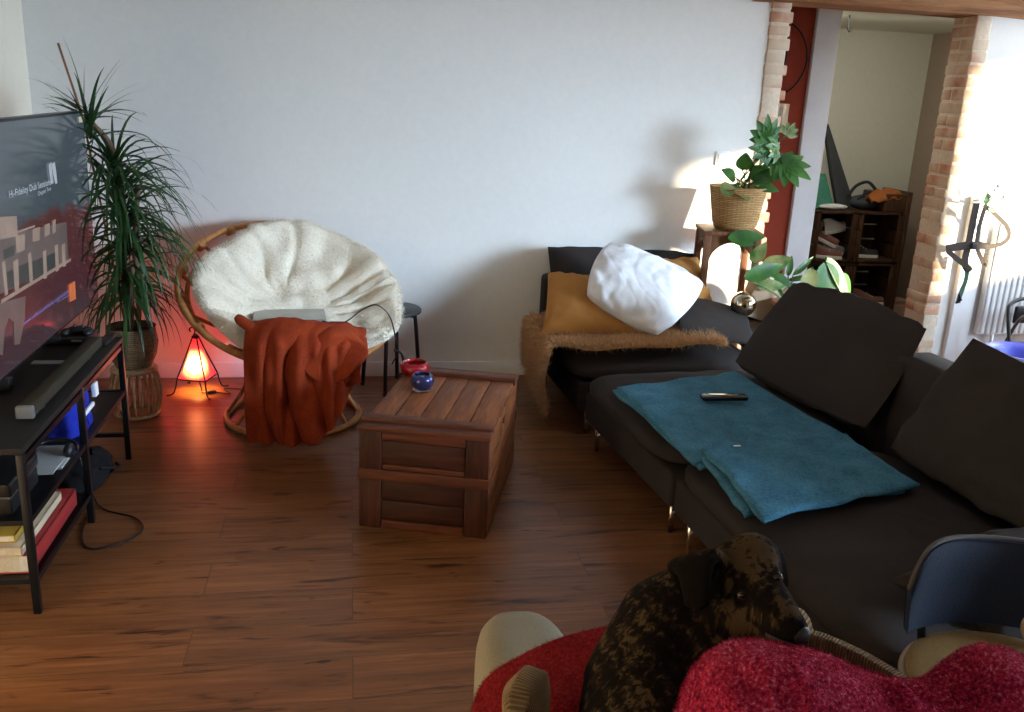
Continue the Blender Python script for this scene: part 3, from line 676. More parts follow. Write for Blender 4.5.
# rust throw over the front of the chair
XA, XB = -.465, .060
def throw(u, v):
    x = lerp(XA, XB, u)+.012*nz(v*3, 1.3)
    # path: from the seat over the front edge, then down to the floor
    top = .545+.012*math.sin(u*7)+.035*math.sin(PI*u)-.03*smooth(.75, 1, u)
    bot = lerp(.018, .03, u)
    if u > .62: bot = lerp(.05, .30, smooth(.62, 1.0, u))
    yc = 4.00-.055*math.sin(PI*u)
    if v < .18:
        k = v/.18; y = lerp(yc+.18, yc+.02, k); z = top-.045*(1-k)**2*1.2
    else:
        k = (v-.18)/.82; y = yc+.02-.085*math.sin(min(1, k*5)*PI/2)+.03*k; z = lerp(top, bot, k)
        amp = .030*smooth(0, .30, k)
        y += amp*(.75*(1-2*abs(math.sin(u*13+1.3*math.sin(k*2.6)+1.6*nz(u*3, k*1.5, 2)))**.8)+.35*math.sin(u*41+5*nz(u*3, k*1.2, 8)))+.016*nz(u*9, k*3, 4)*smooth(0, .2, k)
        x += .02*nz(u*2, k*2, 7)*k-(.04*k*(u-.5) if u > .5 else 0)
    z += .006*nz(u*14, v*14, 9)
    return (x, y, z)
mb = MB().grid(throw, 110, 110)
# the folded-back end hanging in front on the right
def fold2(u, v):
    x = lerp(-.20, .066, u)-.03*v+.02*math.sin(PI*v)*(2*u-1); k = v
    z = lerp(.565-.05*(2*u-1)**2-.03*smooth(.6, 1, u), .31+.10*(1-math.sin(PI*u)), k); y = 3.905-.012*k+.012*math.sin(u*10+k*3)+.12*(1-smooth(0, .12, k))
    return (x, y, z+.008*nz(u*5, v*5, 3))
mb.grid(fold2, 40, 40)
mb.tube(curve([(-.50, 4.03, .585), (-.47, 4.02, .56), (-.44, 4.01, .545), (-.40, 4.02, .54)], 10), [.010, .016, .02, .02, .02, .02, .02, .02, .018, .015, .01], 8)
tag(link('throw_blanket', mb, rust, solid=.012), 'rust orange plush throw hanging over the front of the papasan chair', 'blanket')
# laptop and cable
t = thing('laptop', 'closed grey laptop lying on the cream cushion', 'laptop', at_y(290, 320, 4.18))
M = Matrix.Rotation(.08, 4, 'Z')
link('base', MB().box((-.165, -.02, -.008), (.165, .19, 0), M), plain('laptop_grey', (.34, .34, .32), .35, .4), t, bevel=.004)
link('lid', MB().box((-.165, -.02, .001), (.165, .19, .006), M), plain('laptop_lid', (.42, .42, .39), .35, .4), t, bevel=.003)
pts = [at_y(325, 325, 4.03), at_y(345, 322, 4.04), at_y(362, 310, 4.08), at_y(377, 305, 4.1), at_y(390, 317, 4.12), at_y(396, 340, 4.12), at_y(398, 352, 4.14), at_y(392, 364, 4.16)]
t = thing('charger_cable', 'black charger cable trailing across the cream cushion to the right', 'cable', pts[0])
link('wire', MB().tube(curve(pts, 50), .0035, 6), blackp, t, True)
link('plug', MB().tube([at_y(322, 322, 4.02), at_y(333, 325, 4.02)], .009, 8), blackp, t, True)
link('plug_tail', MB().tube(curve([at_y(394, 350, 4.14), at_y(402, 354, 4.14), at_y(403, 372, 4.2), at_y(398, 375, 4.22)], 12), .007, 6), blackp, t, True)

# ------------------------------------------------------------------ black metal stool
t = thing('metal_stool', 'small black round stool between the papasan chair and back wall', 'stool', (.215, 4.76, 0))
link('seat', MB().lathe([(0, .425), (.13, .425), (.158, .435), (.16, .447), (.152, .455), (0, .450)], n=36), plain('dark_grey_seat', (.03, .032, .036), .5), t)
mb = MB()
for k in range(5):
    a = k*2*PI/5; mb.lathe([(0, .4535), (.014, .4535), (.014, .4550), (0, .4552)], c=(.07*math.cos(a), .07*math.sin(a), 0), n=12)
link('seat_hole', mb, blackp, t)
for k in range(4):
    a = k*PI/2-.25
    lg = link('leg', MB().tube(curve([(.05*math.cos(a), .05*math.sin(a), .42), (.115*math.cos(a), .115*math.sin(a), .415), (.13*math.cos(a), .13*math.sin(a), .385), (.16*math.cos(a), .16*math.sin(a), .012)], 16), .011, 8), blackm, t)
    link('rubber_foot', MB().ball((.16*math.cos(a), .16*math.sin(a), .014), .014, 6), blackp, lg)

# ------------------------------------------------------------------ chest used as a coffee table
CHR = math.radians(-17.5)
ch = thing('wooden_chest', 'old reclaimed wood chest used as a coffee table', 'chest', (.025, 3.125, 0), CHR)
cw, cdp, chh = .485, .765, .415
pine = wood('reclaimed_pine', (.095, .024, .009), (.17, .048, .018), (.04, .012, .006), (3, 26, 26), .6)
pine_y = wood('reclaimed_pine_lengthwise', (.20, .060, .018), (.34, .120, .040), (.07, .022, .009), (26, 3, 26), .6)
pine_z = wood('shaded_pine_upright', (.050, .013, .006), (.085, .025, .011), (.016, .005, .003), (26, 26, 3), .6)  # end boards darkened, shade of the front face put into the wood
pine_d = wood('shaded_panel_pine', (.042, .011, .005), (.075, .021, .010), (.016, .005, .003), (3, 26, 26), .6)  # panel wood carries the same front shade in its colour
link('body', MB().box((.012, .012, .012), (cw-.012, cdp-.012, .385)), pine_d, ch)
def plank(name, lo, hi, m_): return link(name, MB().box(lo, hi), m_, ch, bevel=.003, seg=2)
for y0, y1 in ((0, .014), (cdp-.014, cdp)):
    plank('stile', (0, y0, .0), (.085, y1, .20), pine_z); plank('stile', (cw-.085, y0, 0), (cw, y1, .20), pine_z)
    plank('stile', (0, y0, .235), (.085, y1, .39), pine_z); plank('stile', (cw-.085, y0, .235), (cw, y1, .39), pine_z)
    s_ = -1 if y0 == 0 else 1; ya, yb = (y0-.008, y1) if s_ < 0 else (y0, y1+.008)
    plank('rail', (-.004, ya, .200), (cw+.004, yb, .240), pine)
    plank('rail', (.087, y0, .0), (cw-.087, y1, .035), pine); plank('rail', (.087, y0, .355), (cw-.087, y1, .39), pine)
    plank('front_plank', (.087, y0+.003, .037), (cw-.087, y1, .115), pine_d); plank('front_plank', (.087, y0+.003, .118), (cw-.087, y1, .198), pine_d)
    plank('front_plank', (.087, y0+.004, .262), (cw-.087, y1, .353), pine_d); plank('rail', (.087, y0, .242), (cw-.087, y1, .260), pine)
for x0, x1 in ((-.002, .012), (cw-.012, cw+.002)):
    for z0, z1 in ((0, .100), (.102, .200), (.202, .295)):
        plank('side_plank', (x0, .014, z0), (x1, cdp-.014, z1), pine_y)
    plank('side_plank', (x0, .014, .297), (x1, .27, .39), pine_y); plank('side_plank', (x0, .39, .297), (x1, cdp-.014, .39), pine_y)
    plank('side_plank', (x0, .27, .297), (x1, .39, .318), pine_y); plank('side_plank', (x0, .27, .355), (x1, .39, .39), pine_y)
    link('handle_hole', MB().box((x0-.001 if x0 < 0 else x1-.016, .272, .319), (x0+.016 if x0 < 0 else x1-.008, .388, .354)), blackp, ch)
for i in range(5):
    wdt = (cw-.004)/5; plank('lid_plank', (.002+i*wdt, .09, .388), (.002+(i+1)*wdt-.003, cdp-.09, .402), pine_y)
plank('lid_batten', (-.004, -.006, .388), (cw+.004, .055, .408), pine); plank('lid_batten', (-.004, .052, .388), (cw+.004, .105, .420), pine)
plank('lid_batten', (-.004, cdp-.055, .388), (cw+.004, cdp+.006, .408), pine); plank('lid_batten', (-.004, cdp-.105, .388), (cw+.004, cdp-.052, .420), pine)
# glass bowls
B1 = at_z(415, 377, .404); B2 = at_z(422, 390, .404)
B1 = Vector((B1.x, B1.y+.02, .4025)); B2 = Vector((B2.x, B2.y, .4025))
t = thing('red_glass_bowl', 'red faceted glass bowl on the chest behind the blue one', 'bowl', B1)
def facet(mbx, r0, prof, n, c0=0):
    mbx.lathe(prof, n=n, ripple=lambda g, z: .06*math.cos(g*8+z*160))
mb = MB(); facet(mb, 0, [(0, .002), (.035, .002), (.058, .025), (.062, .045), (.050, .065), (.046, .064), (.056, .045), (.05, .028), (.03, .01), (0, .008)], 48)
redg, nt, b = new('red_glass'); b.inputs['Base Color'].default_value = (.55, .02, .03, 1); b.inputs['Roughness'].default_value = .08; b.inputs['Transmission Weight'].default_value = .55; bump(nt, b, ntex(nt, coords(nt), 60, 2), .6, .005)
link('bowl', mb, redg, t); link('candle', MB().lathe([(0, .012), (.019, .012), (.019, .028), (0, .028)], n=20), plain('wax', (.6, .2, .15), .5), t)
t = thing('blue_glass_bowl', 'round dark blue glass bowl with a silver shine on the chest', 'bowl', B2)
blg, nt, b = new('blue_mercury_glass'); b.inputs['Base Color'].default_value = (.05, .055, .16, 1); b.inputs['Metallic'].default_value = .6; b.inputs['Roughness'].default_value = .12; bump(nt, b, ntex(nt, coords(nt), 90, 2), .25, .003)
link('bowl', MB().lathe([(0, .006), (.022, .006), (.042, .020), (.050, .042), (.044, .062), (.034, .072), (.031, .070), (.040, .058), (.045, .042), (0, .02)], n=36), blg, t)
link('glass_foot', MB().lathe([(0, .001), (.034, .001), (.04, .006), (.02, .012), (0, .012)], n=30), glass('clear_glass', (.95, .95, .95)), t)
link('tea_light', MB().lathe([(0, .045), (.02, .045), (.02, .062), (0, .062)], n=20), plain('silver_cup', (.8, .8, .85), .2, .9), t)

# ------------------------------------------------------------------ sofa of three separate seat units
def pillow(corners, thick, n=26, seed=0, wr=.008, rnd=.0, sag=.0, bow=.05, ridge=0):
    c0, c1, c2, c3 = [Vector(c) for c in corners]     # order around
    nrm = ((c1-c0).cross(c3-c0)+(c2-c1).cross(c2-c3)).normalized()
    def mid(u, v):
        uu = 2*u-1; vv = 2*v-1
        uu2 = uu*(1-bow*(1-vv*vv)); vv2 = vv*(1-bow*(1-uu*uu))
        q_ = 1-rnd*(uu*uu*vv*vv); a = (uu2*q_+1)/2; b_ = (vv2*q_+1)/2
        return c0*(1-a)*(1-b_)+c1*a*(1-b_)+c2*a*b_+c3*(1-a)*b_
    def f(sgn):
        def g(u, v):
            uu = 2*u-1; vv = 2*v-1
            pr = max(0, (1-abs(uu)**2.6)*(1-abs(vv)**2.6))**.45
            p = mid(u, v); w1 = wr*(nz(u*5+seed, v*5, sgn)+.6*nz(u*12+seed, v*9, sgn*3))*min(1, pr*2)
            rad = wr*.8*math.sin((abs(uu)+abs(vv))*11+seed+4*nz(u*3, v*3, seed))*smooth(.5, 1.0, max(abs(uu), abs(vv)))*min(1, pr*3)
            rg = -ridge*(1-abs(math.sin(uu*6+vv*3.5+4*nz(u*2.5, v*2.5, seed))))**4*min(1, pr*2)-ridge*.8*(1-abs(nz(u*5, v*3, seed+5)))**9*min(1, pr*2)
            return p+nrm*(sgn*(thick*.5*pr+w1+rad*.7+rg))+Vector((0, 0, -sag*pr))
        return g
    mb = MB(); mb.grid(f(1), n, n); g2 = f(-1); mb.grid(lambda u, v: g2(1-u, v), n, n); return mb
def sofa(label, loc, rz, w_, d_, arm=False, backside='right', legs=True, top=.385):
    "w_ along local y (width of the seat), d_ along local x (front at x=0)"
    t_ = thing('sofa_section', label, 'sofa', loc, rz)
    link('base', MB().box((.0, -w_, .135), (d_, 0, .30)), greyf, t_, bevel=.02, seg=3)
    return t_
def soft(lo, hi, puff=.02, seed=0, n=22, mi=0):
    "rounded seat pad with a slightly domed, wrinkled top"
    x0, y0, z0 = lo; x1, y1, z1 = hi; mb = MB(); R_ = .045
    def f(u, v):
        # superellipse cross-section over a rounded rectangle
        a = u*2*PI; c_, s_ = math.cos(a), math.sin(a); k = (abs(c_)**7+abs(s_)**7)**(-1/7)
        ph = v*PI-PI/2; cz, sz = math.cos(ph), math.sin(ph); kz = (abs(cz)**3.2+abs(sz)**3.2)**(-1/3.2)
        rr_ = cz*kz; zz = sz*kz
        rin = min(1, rr_)
        x = (x0+x1)/2+(x1-x0)/2*c_*k*rin; y = (y0+y1)/2+(y1-y0)/2*s_*k*rin
        z = (z0+z1)/2+(z1-z0)/2*zz
        if zz > 0: z += puff*(1-rin**2)+.006*nz(x*5+seed, y*5, 1)+.003*nz(x*14, y*10+seed, 2)-.006*(1-abs(math.sin(y*16+x*5+3*nz(x*3, y*2, seed))))**4*smooth(0, .3, rin)
        return (x, y, z)
    mb.grid(f, 96, 34); return mb
# B: middle, C: near one, A: corner one against the wall
sB = thing('sofa_section', 'charcoal middle sofa seat carrying the upper half of the teal blanket', 'sofa', (1.055, 3.86, 0), math.radians(5.2))
wB, dB = .96, 1.02
def seat_unit(t_, w_, d_, seed):
    link('base', MB().box((.02, -w_+.005, .135), (d_, -.005, .275)), greyf, t_, bevel=.018)
    link('seat', soft((-.012, -w_+.002, .262), (d_-.14, -.002, .385), .028, seed), greyf, t_)
    for x in (.07, d_-.08):
        for y in (-.07, -w_+.07):
            link('leg', MB().tube([(x, y, .136), (x, y, .0)], [.014, .009], 10), chrome, t_)
seat_unit(sB, wB, dB, 1)
link('backrest', MB().box((dB-.16, -wB+.005, .25), (dB, -.21, .725)), greyf, sB, bevel=.03)
sC = thing('sofa_section', 'charcoal near sofa seat beside the dog carrying the lower half of the teal blanket', 'sofa', (1.145, 2.885, 0), math.radians(4.2))
seat_unit(sC, 1.22, dB, 3)
link('backrest', MB().box((dB-.16, -1.215, .25), (dB, -.005, .735)), greyf, sC, bevel=.03)
sA = thing('sofa_section', 'charcoal corner sofa seat against the back wall under the mustard pillow', 'sofa', (1.02, 4.90, 0), math.radians(3))
link('base', MB().box((.0, -.93, .135), (.98, -.04, .275)), greyf, sA, bevel=.018)
link('seat', soft((-.03, -.955, .262), (.97, -.14, .39), .025, 6), greyf, sA)
link('backrest', MB().box((.02, -.16, .25), (.98, -.04, .64)), greyf, sA, bevel=.03)
for x in (.07, .90):
    for y in (-.88, -.10): link('leg', MB().tube([(x, y, .136), (x, y, 0)], [.014, .009], 10), chrome, sA)
# loose back cushions
tag(link('back_cushion', pillow([(1.11, 4.80, .42), (1.93, 4.83, .42), (1.95, 4.88, .755), (1.08, 4.88, .78)], .13, seed=3, bow=.015), greyf2), 'dark aubergine back cushion leaning on the white back wall', 'cushion')
tag(link('back_cushion', pillow([at_z(731, 362, .44), at_z(868, 437, .44)+Vector((.02, .04, 0)), (2.09, 2.87, .845), (2.00, 3.79, .83)], .19, seed=8, wr=.010, bow=.01, rnd=.05, ridge=.006), greyf2), 'large charcoal back cushion leaning beyond the teal blanket and phone', 'cushion')
tag(link('back_cushion', pillow([(1.90, 2.74, .43), (1.96, 1.98, .43), (2.17, 1.90, .79), (2.06, 2.62, .885)], .20, seed=12, wr=.010, bow=.02, rnd=.03, ridge=.006), greyf2), 'charcoal back cushion with pointed corner at the right edge, near sofa seat', 'cushion')
tag(link('back_cushion', pillow([(1.62, 4.12, .44), (1.97, 4.02, .455), (2.10, 4.45, .53), (1.75, 4.60, .60)], .13, seed=15, bow=.03), greyf2), 'small dark cushion lying right of the white pillow on corner seat', 'cushion')
tag(link('back_cushion', pillow([(1.36, 1.87, .43), (1.55, 1.70, .43), (1.75, 1.69, .50), (1.62, 1.90, .50)], .10, seed=18, bow=.02), greyf2), 'small dark cushion with its corner poking out behind the chair with blue backrest', 'cushion')
link('armrest', MB().box((.32, -1.215, .30), (dB-.17, -1.08, .60)), greyf, sC, bevel=.04)
# fleece on corner seat
def fleece(u, v):
    # u across from hanging left side to right, v from front to back
    s_ = u*1.42
    y = lerp(4.03, 4.60, v)+.04*nz(u*4, v*3, 3)-.10*smooth(.5, 1, u)*(v-.5)
    if s_ < .34:
        x = .945-.035*math.sin(s_/.34*PI)*.6+.015*nz(v*6, u*6, 1); z = .10+s_*.97+.04*v
    else:
        k = s_-.34; x = .945+k*.80; z = .430+.022*(1-math.exp(-k*6))+.018*nz(u*6, v*6, 9)
        x -= .0; y -= .06*smooth(0, .3, k)*(1-v)
    return Vector((x, y, z))
mb = MB().grid(fleece, 60, 26)
def sff():
    u, v = random.random(), random.random(); e_ = .01
    if random.random() < .25: v = random.choice((random.uniform(0, .05), random.uniform(.95, 1)))
    if random.random() < .1: u = random.uniform(.97, 1)
    n_ = (fleece(u+e_, v)-fleece(u-e_, v)).cross(fleece(u, v+e_)-fleece(u, v-e_)).normalized()
    if n_.z < -.2 or (n_.z < .3 and n_.x > 0): n_ = -n_
    return fleece(u, v), n_
strands(mb, sff, 42000, .042, .0013, down=.3)
tag(link('fleece_rug', mb, fleecem), 'tan shaggy fleece spread on the corner sofa seat and hanging over its left side', 'fleece')
# pillows
tag(link('pillow', pillow([at_y(541, 338, 4.22)+Vector((0, 0, .02)), at_y(652, 340, 4.16)+Vector((0, 0, .02)), at_y(606, 280, 4.58), at_y(548, 272, 4.66)], .15, seed=21, bow=.05), mustard), 'mustard pillow lying left of the white pillow', 'pillow', 'mustard pillows on the corner sofa seat')
tag(link('pillow', pillow([at_y(640, 318, 4.42), at_y(716, 312, 4.52), at_y(697, 257, 4.72), at_y(640, 262, 4.72)], .12, seed=25, bow=.04), mustard), 'mustard pillow half hidden behind the right of the white pillow', 'pillow', 'mustard pillows on the corner sofa seat')
tag(link('pillow', pillow([at_y(582, 296, 4.30), at_y(658, 340, 4.10), at_y(711, 283, 4.36), at_y(606, 238, 4.60)], .19, n=60, seed=31, wr=.010, bow=-.035, rnd=.10, ridge=.0035), whitef), 'crumpled white pillow on top of the mustard pillows', 'pillow')

# teal blanket, draped over two seats
Ba = [(617, 386), (735, 371), (852, 438), (694, 461)]
def quad(cs, z):
    c = [at_z(x, y, z) for x, y in cs]
    return lambda u, v: c[0]*(1-u)*(1-v)+c[1]*u*(1-v)+c[2]*u*v+c[3]*(1-u)*v
qa = quad(Ba, .432); qb = quad([(704, 450), (846, 436), (920, 484), (764, 520)], .446); qb2 = quad([(700, 456), (846, 440), (905, 489), (745, 512)], .43)
def sheet(qf, zo, seed, edge=.03):
    def f(u, v):
        p = qf(u, v); d = min(u, 1-u, v, 1-v)
        p = p+Vector((.010*nz(u*4, v*4, seed), .012*nz(v*3, u*3, seed+4), zo+.007*nz(u*6, v*6, seed)+.004*math.sin(u*14+v*5+3*nz(u*2, v*2, seed))))
        p.z -= edge*.3*(1-smooth(0, .03, d))
        return p
    return f
mb = MB()
mb.grid(sheet(qa, -.002, 1), 60, 60); mb.grid(sheet(quad([(613, 388), (735, 376), (850, 440), (700, 465)], .426), -.004, 2), 50, 50)
mb.grid(sheet(qb2, -.004, 5), 50, 40); mb.grid(sheet(qb, .004, 6), 60, 40)
def roll_(p): return [sheet(qb, .004, 6)(1-i/30 if False else i/30, 0)+Vector((0, 0, -.002)) for i in range(31)]
mb.tube(roll_(0), .010, 8)
t = thing('teal_blanket', 'teal woven throw blanket folded flat across the two nearer sofa seats', 'blanket', qa(.5, .5))
link('cloth', mb, teal, t, True, solid=.010)
Pq = at_z(737, 446, .462)
link('care_label', MB().box((Pq.x-.012, Pq.y-.004, Pq.z), (Pq.x+.012, Pq.y+.004, Pq.z+.002)), whitepaint, t, True)
ra, rb = at_z(696, 397, .455), at_z(752, 397, .455)
ang = math.atan2(rb.y-ra.y, rb.x-ra.x)
t = thing('phone', 'black remote or phone lying on the teal blanket', 'phone', (ra+rb)/2, ang)
link('body', MB().box((-.095, -.024, -.010), (.095, .024, .008)), plain('glossy_black', (.008, .008, .01), .12), t, bevel=.006)
link('camera_lens', MB().ball((-.078, .006, .008), (.008, .008, .004), 8), plain('lens_grey', (.3, .3, .32), .3), t)

# ------------------------------------------------------------------ plant corner
ps = Vector((2.06, 4.70, 0))
t = thing('plant_stand', 'tall dark wooden plant stand with arched rails under the wicker planter', 'plant stand', ps, math.radians(-12))
hs = .135; Ht = .93
for sx in (-1, 1):
    for sy in (-1, 1):
        link('leg', MB().box((sx*hs-.018, sy*hs-.018, 0), (sx*hs+.018, sy*hs+.018, Ht-.02)), standwood, t, bevel=.004)
def arch(k):
    mb = MB(); n_ = 14; poly = [(-hs+.016, Ht-.022), (-hs+.016, Ht-.19)]
    for i in range(n_+1):
        a = PI*i/n_; poly.append((-(hs-.04)*math.cos(a), Ht-.14+.075*math.sin(a)))
    poly += [(hs-.016, Ht-.19), (hs-.016, Ht-.022)]
    # strips between the arch and the top edge
    up = []; lo_ = []
    for i in range(n_+1):
        a = PI*i/n_; up.append((-(hs-.016)+2*(hs-.016)*i/n_, Ht-.022)); lo_.append((-(hs-.016)*math.cos(a) if False else -(hs-.016)+2*(hs-.016)*i/n_, Ht-.16+.10*sn(a)**.6))
    for i in range(n_):
        q4 = [up[i], up[i+1], lo_[i+1], lo_[i]]
        M_ = Matrix.Rotation(k*PI/2, 4, 'Z')
        mb.prism([M_ @ Vector((x, -hs-.008, z)) for x, z in q4], M_.to_3x3() @ Vector((0, .016, 0)))
    return mb
for k in range(4): link('arched_rail', arch(k), standwood, t)
link('top', MB().box((-hs-.025, -hs-.025, Ht-.022), (hs+.025, hs+.025, Ht)), standwood, t, bevel=.005)
bp = Vector((2.085, 4.69, Ht))
t = thing('wicker_planter', 'woven seagrass basket planter with trailing green plant on the tall stand', 'plant', bp)
o = link('basket', MB().lathe([(0, .001), (.105, .001), (.122, .03), (.138, .12), (.155, .225), (.160, .232), (.150, .234), (.145, .22), (.13, .12), (.12, .19), (0, .19)], n=48), basketm, t); uv_cyl(o, .14)
def broad(mb, p, d, up_, L, W, lobes=0, curl=.25, mi=0, n=14):
    "leaf blade with midrib fold and optional lobes"
    d = Vector(d).normalized(); up_ = Vector(up_).normalized(); s_ = d.cross(up_).normalized(); up_ = s_.cross(d)
    p = Vector(p); vv = []
    for i in range(n+1):
        u = i/n; wd = W*.5*(sn(PI*min(1, u**.75*.97+.02))**.8)
        if lobes: wd *= .55+.45*abs(math.cos(u*PI*lobes))
        c = p+d*(L*u)-up_*(curl*L*u*u)
        fl = .18*wd
        vv += [c-s_*wd+up_*fl, c-s_*wd*.5+up_*fl*.3, c, c+s_*wd*.5+up_*fl*.3, c+s_*wd+up_*fl]
    mb.add(vv, [(5*i+k, 5*i+k+1, 5*i+5+k+1, 5*i+5+k) for i in range(n) for k in range(4)], mi, True)
def palm(mb, p, d, up_, R_, fingers=7, mi=0):
    d = Vector(d).normalized(); up_ = Vector(up_).normalized(); s_ = d.cross(up_).normalized(); up_ = s_.cross(d)
    for k in range(fingers):
        a = (k-(fingers-1)/2)*.55
        dd = d*math.cos(a)+s_*math.sin(a); broad(mb, p, dd, up_, R_*(1-.10*abs(k-(fingers-1)/2)), R_*.42, 0, .2, mi, 8)
stems = MB()
def stalk(a, b_, sag=.03, r=.004):
    a, b_ = Vector(a), Vector(b_); stems.tube(curve([a, (a+b_)/2+Vector((0, 0, sag)), b_], 12), r, 6)
c0 = bp+Vector((0, 0, .2))
lf = []
for (x, y, Y, d, up_, L, W, kind) in [
    (745, 190, 4.62, (-.7, -.5, .2), (0, -.4, 1), .10, .10, 'b'), (733, 186, 4.58, (-.8, -.4, 0), (0, -.5, 1), .09, .08, 'v'), (752, 184, 4.58, (.3, -.7, .3), (0, -.7, .7), .11, .10, 'b'), (760, 180, 4.58, (.6, -.5, .4), (0, -.8, .6), .10, .09, 'b'), (740, 182, 4.57, (-.2, -.8, .3), (0, -.7, .7), .10, .09, 'v'), (768, 150, 4.52, (-.8, -.2, .1), (0, -1, .3), .12, .1, 'p'), (750, 178, 4.62, (.5, -.4, .5), (-.2, -.6, .7), .11, .11, 'b'), (758, 188, 4.60, (.8, -.3, .1), (0, -.5, .8), .11, .10, 'b'),
    (735, 180, 4.62, (-.6, -.2, .5), (0, -.7, .7), .10, .09, 'b'), (742, 170, 4.66, (.1, -.2, .8), (0, -.9, .4), .09, .10, 'b'), (728, 190, 4.60, (-.4, -.8, -.1), (0, -.4, 1), .09, .08, 'v'), (738, 192, 4.60, (.2, -.8, -.1), (0, -.3, 1), .10, .08, 'v'),
    (766, 138, 4.55, (-.1, -.3, .8), (0, -1, .2), .13, .1, 'p'), (778, 150, 4.55, (-.6, -.5, .2), (0, -1, .4), .12, .1, 'p'), (785, 165, 4.5, (.7, -.5, -.3), (0, -1, .5), .16, .1, 'p'), (776, 158, 4.55, (.1, -.5, -.5), (0, -1, .5), .13, .1, 'p'), (787, 135, 4.55, (.4, -.1, .7), (0, -1, .3), .08, .1, 'y')]:
    P_ = at_y(x, y, Y); mb = MB()
    if kind in 'py': palm(mb, P_, d, up_, L*.95, 7 if kind == 'p' else 5)
    else: broad(mb, P_, d, up_, L, W)
    link('leaf', mb, {'b': green, 'v': varieg, 'p': green, 'y': varieg}[kind], t, True)
    stalk(c0+Vector((random.uniform(-.05, .05), random.uniform(-.05, .05), 0)), P_, .03)
link('stems', stems, green, t, True)
mb = MB(); broad(mb, at_y(728, 238, 4.53), (1, -.2, .12), (0, -.9, .6), .20, .08, 0, .1); broad(mb, at_y(732, 241, 4.52), (.9, -.3, .0), (0, -.9, .5), .13, .05); link('leaf', mb, green, t, True)
# side table behind the sofa back with pots and bits
st = thing('side_table', 'low dark wooden crate table behind the sofa holding pots', 'side table', (2.28, 4.31, 0))
mb = MB()
link('top', MB().box((-.26, -.22, .44), (.30, .24, .47)), darkwood, st, bevel=.004)
for x in (-.24, .26):
    for y in (-.20, .20): link('leg', MB().box((x-.02, y-.02, 0), (x+.02, y+.02, .44)), darkwood, st, bevel=.003)
for z in (.10, .24, .37): link('slat', MB().box((-.25, -.218, z), (.29, -.205, z+.08)), darkwood, st, bevel=.003); link('slat', MB().box((-.258, -.21, z), (-.245, .22, z+.08)), darkwood, st, bevel=.003)
P_ = Vector((2.06, 4.40, .471))
t = thing('metal_globe', 'shiny silver and brass globe ornament beside the plant stand', 'ornament', P_)
glm, nt, b = new('antique_mirror'); b.inputs['Metallic'].default_value = 1; b.inputs['Roughness'].default_value = .1
rr2 = ramp(nt, [(.35, (.30, .20, .10)), (.6, (.75, .68, .55))]); nt.links.new(ntex(nt, coords(nt), 22, 3), rr2.inputs[0]); nt.links.new(rr2.outputs[0], b.inputs['Base Color'])
link('globe', MB().ball((0, 0, .100), .068, 16), glm, t); link('foot', MB().lathe([(0, 0), (.035, 0), (.028, .012), (.012, .022), (.018, .04), (0, .04)], n=20), glm, t)
P_ = Vector((2.16, 4.24, .471))
t = thing('candle_holder', 'small brass candle cup with honey coloured wax beside the globe', 'candle', P_)
link('cup', MB().lathe([(0, 0), (.022, 0), (.026, .04), (.023, .04), (.02, .01), (0, .01)], n=20), plain('brass', (.6, .36, .12), .25, 1), t); link('wax', MB().lathe([(0, .01), (.019, .01), (.019, .032), (0, .032)], n=16), plain('honey_wax', (.7, .45, .2), .5), t)
P_ = Vector((2.30, 4.36, .471))
t = thing('variegated_plant', 'cream and green leafed plant in a terracotta pot on the low table', 'plant', P_)
link('pot', MB().lathe([(0, 0), (.065, 0), (.085, .10), (.095, .105), (.095, .125), (.082, .125), (.078, .10), (0, .10)], n=32), plain('terracotta', (.30, .12, .055), .7, bs=20, bst=.1), t)
stems = MB(); c0 = P_+Vector((0, 0, .10))
for (x, y, Y, d, up_, L, W, m_) in [(745, 279, 4.30, (.9, -.1, .42), (0, -.9, .5), .22, .085, green), (757, 286, 4.40, (.9, -.3, .15), (-.1, -.9, .6), .15, .07, varieg), (762, 270, 4.5, (.5, -.4, .4), (0, -.9, .5), .16, .10, varieg), (752, 262, 4.5, (.2, -.4, .6), (0, -.9, .4), .13, .08, varieg), (770, 278, 4.45, (.8, -.4, -.1), (0, -.8, .6), .12, .08, green), (788, 276, 4.5, (.1, 0, 1), (-.3, -.9, 0), .11, .035, green), (793, 275, 4.5, (.7, 0, .6), (-.3, -.9, 0), .16, .035, green), (788, 280, 4.48, (1, -.2, .2), (-.3, -.9, 0), .14, .03, green)]:
    Q_ = at_y(x, y, Y); mb = MB(); broad(mb, Q_, d, up_, L, W); link('leaf', mb, m_, t, True); stalk(c0, Q_, .02)
link('stems', stems, green, t, True)
# cardboard-coloured paper bag behind
P_ = Vector((2.17, 4.49, .475))
t = thing('paper_parcel', 'pale brown folded paper parcel standing behind the variegated plant', 'parcel', P_)
link('body', MB().box((-.09, -.05, 0), (.12, .05, .24), Matrix.Rotation(.30, 4, 'Y')), plain('kraft_paper', (.52, .36, .24), .8), t, bevel=.006)
link('flap', MB().box((-.15, -.055, .19), (.0, .0, .235), Matrix.Rotation(.30, 4, 'Y')), plain('kraft_paper_light', (.66, .50, .36), .8), t, bevel=.006)
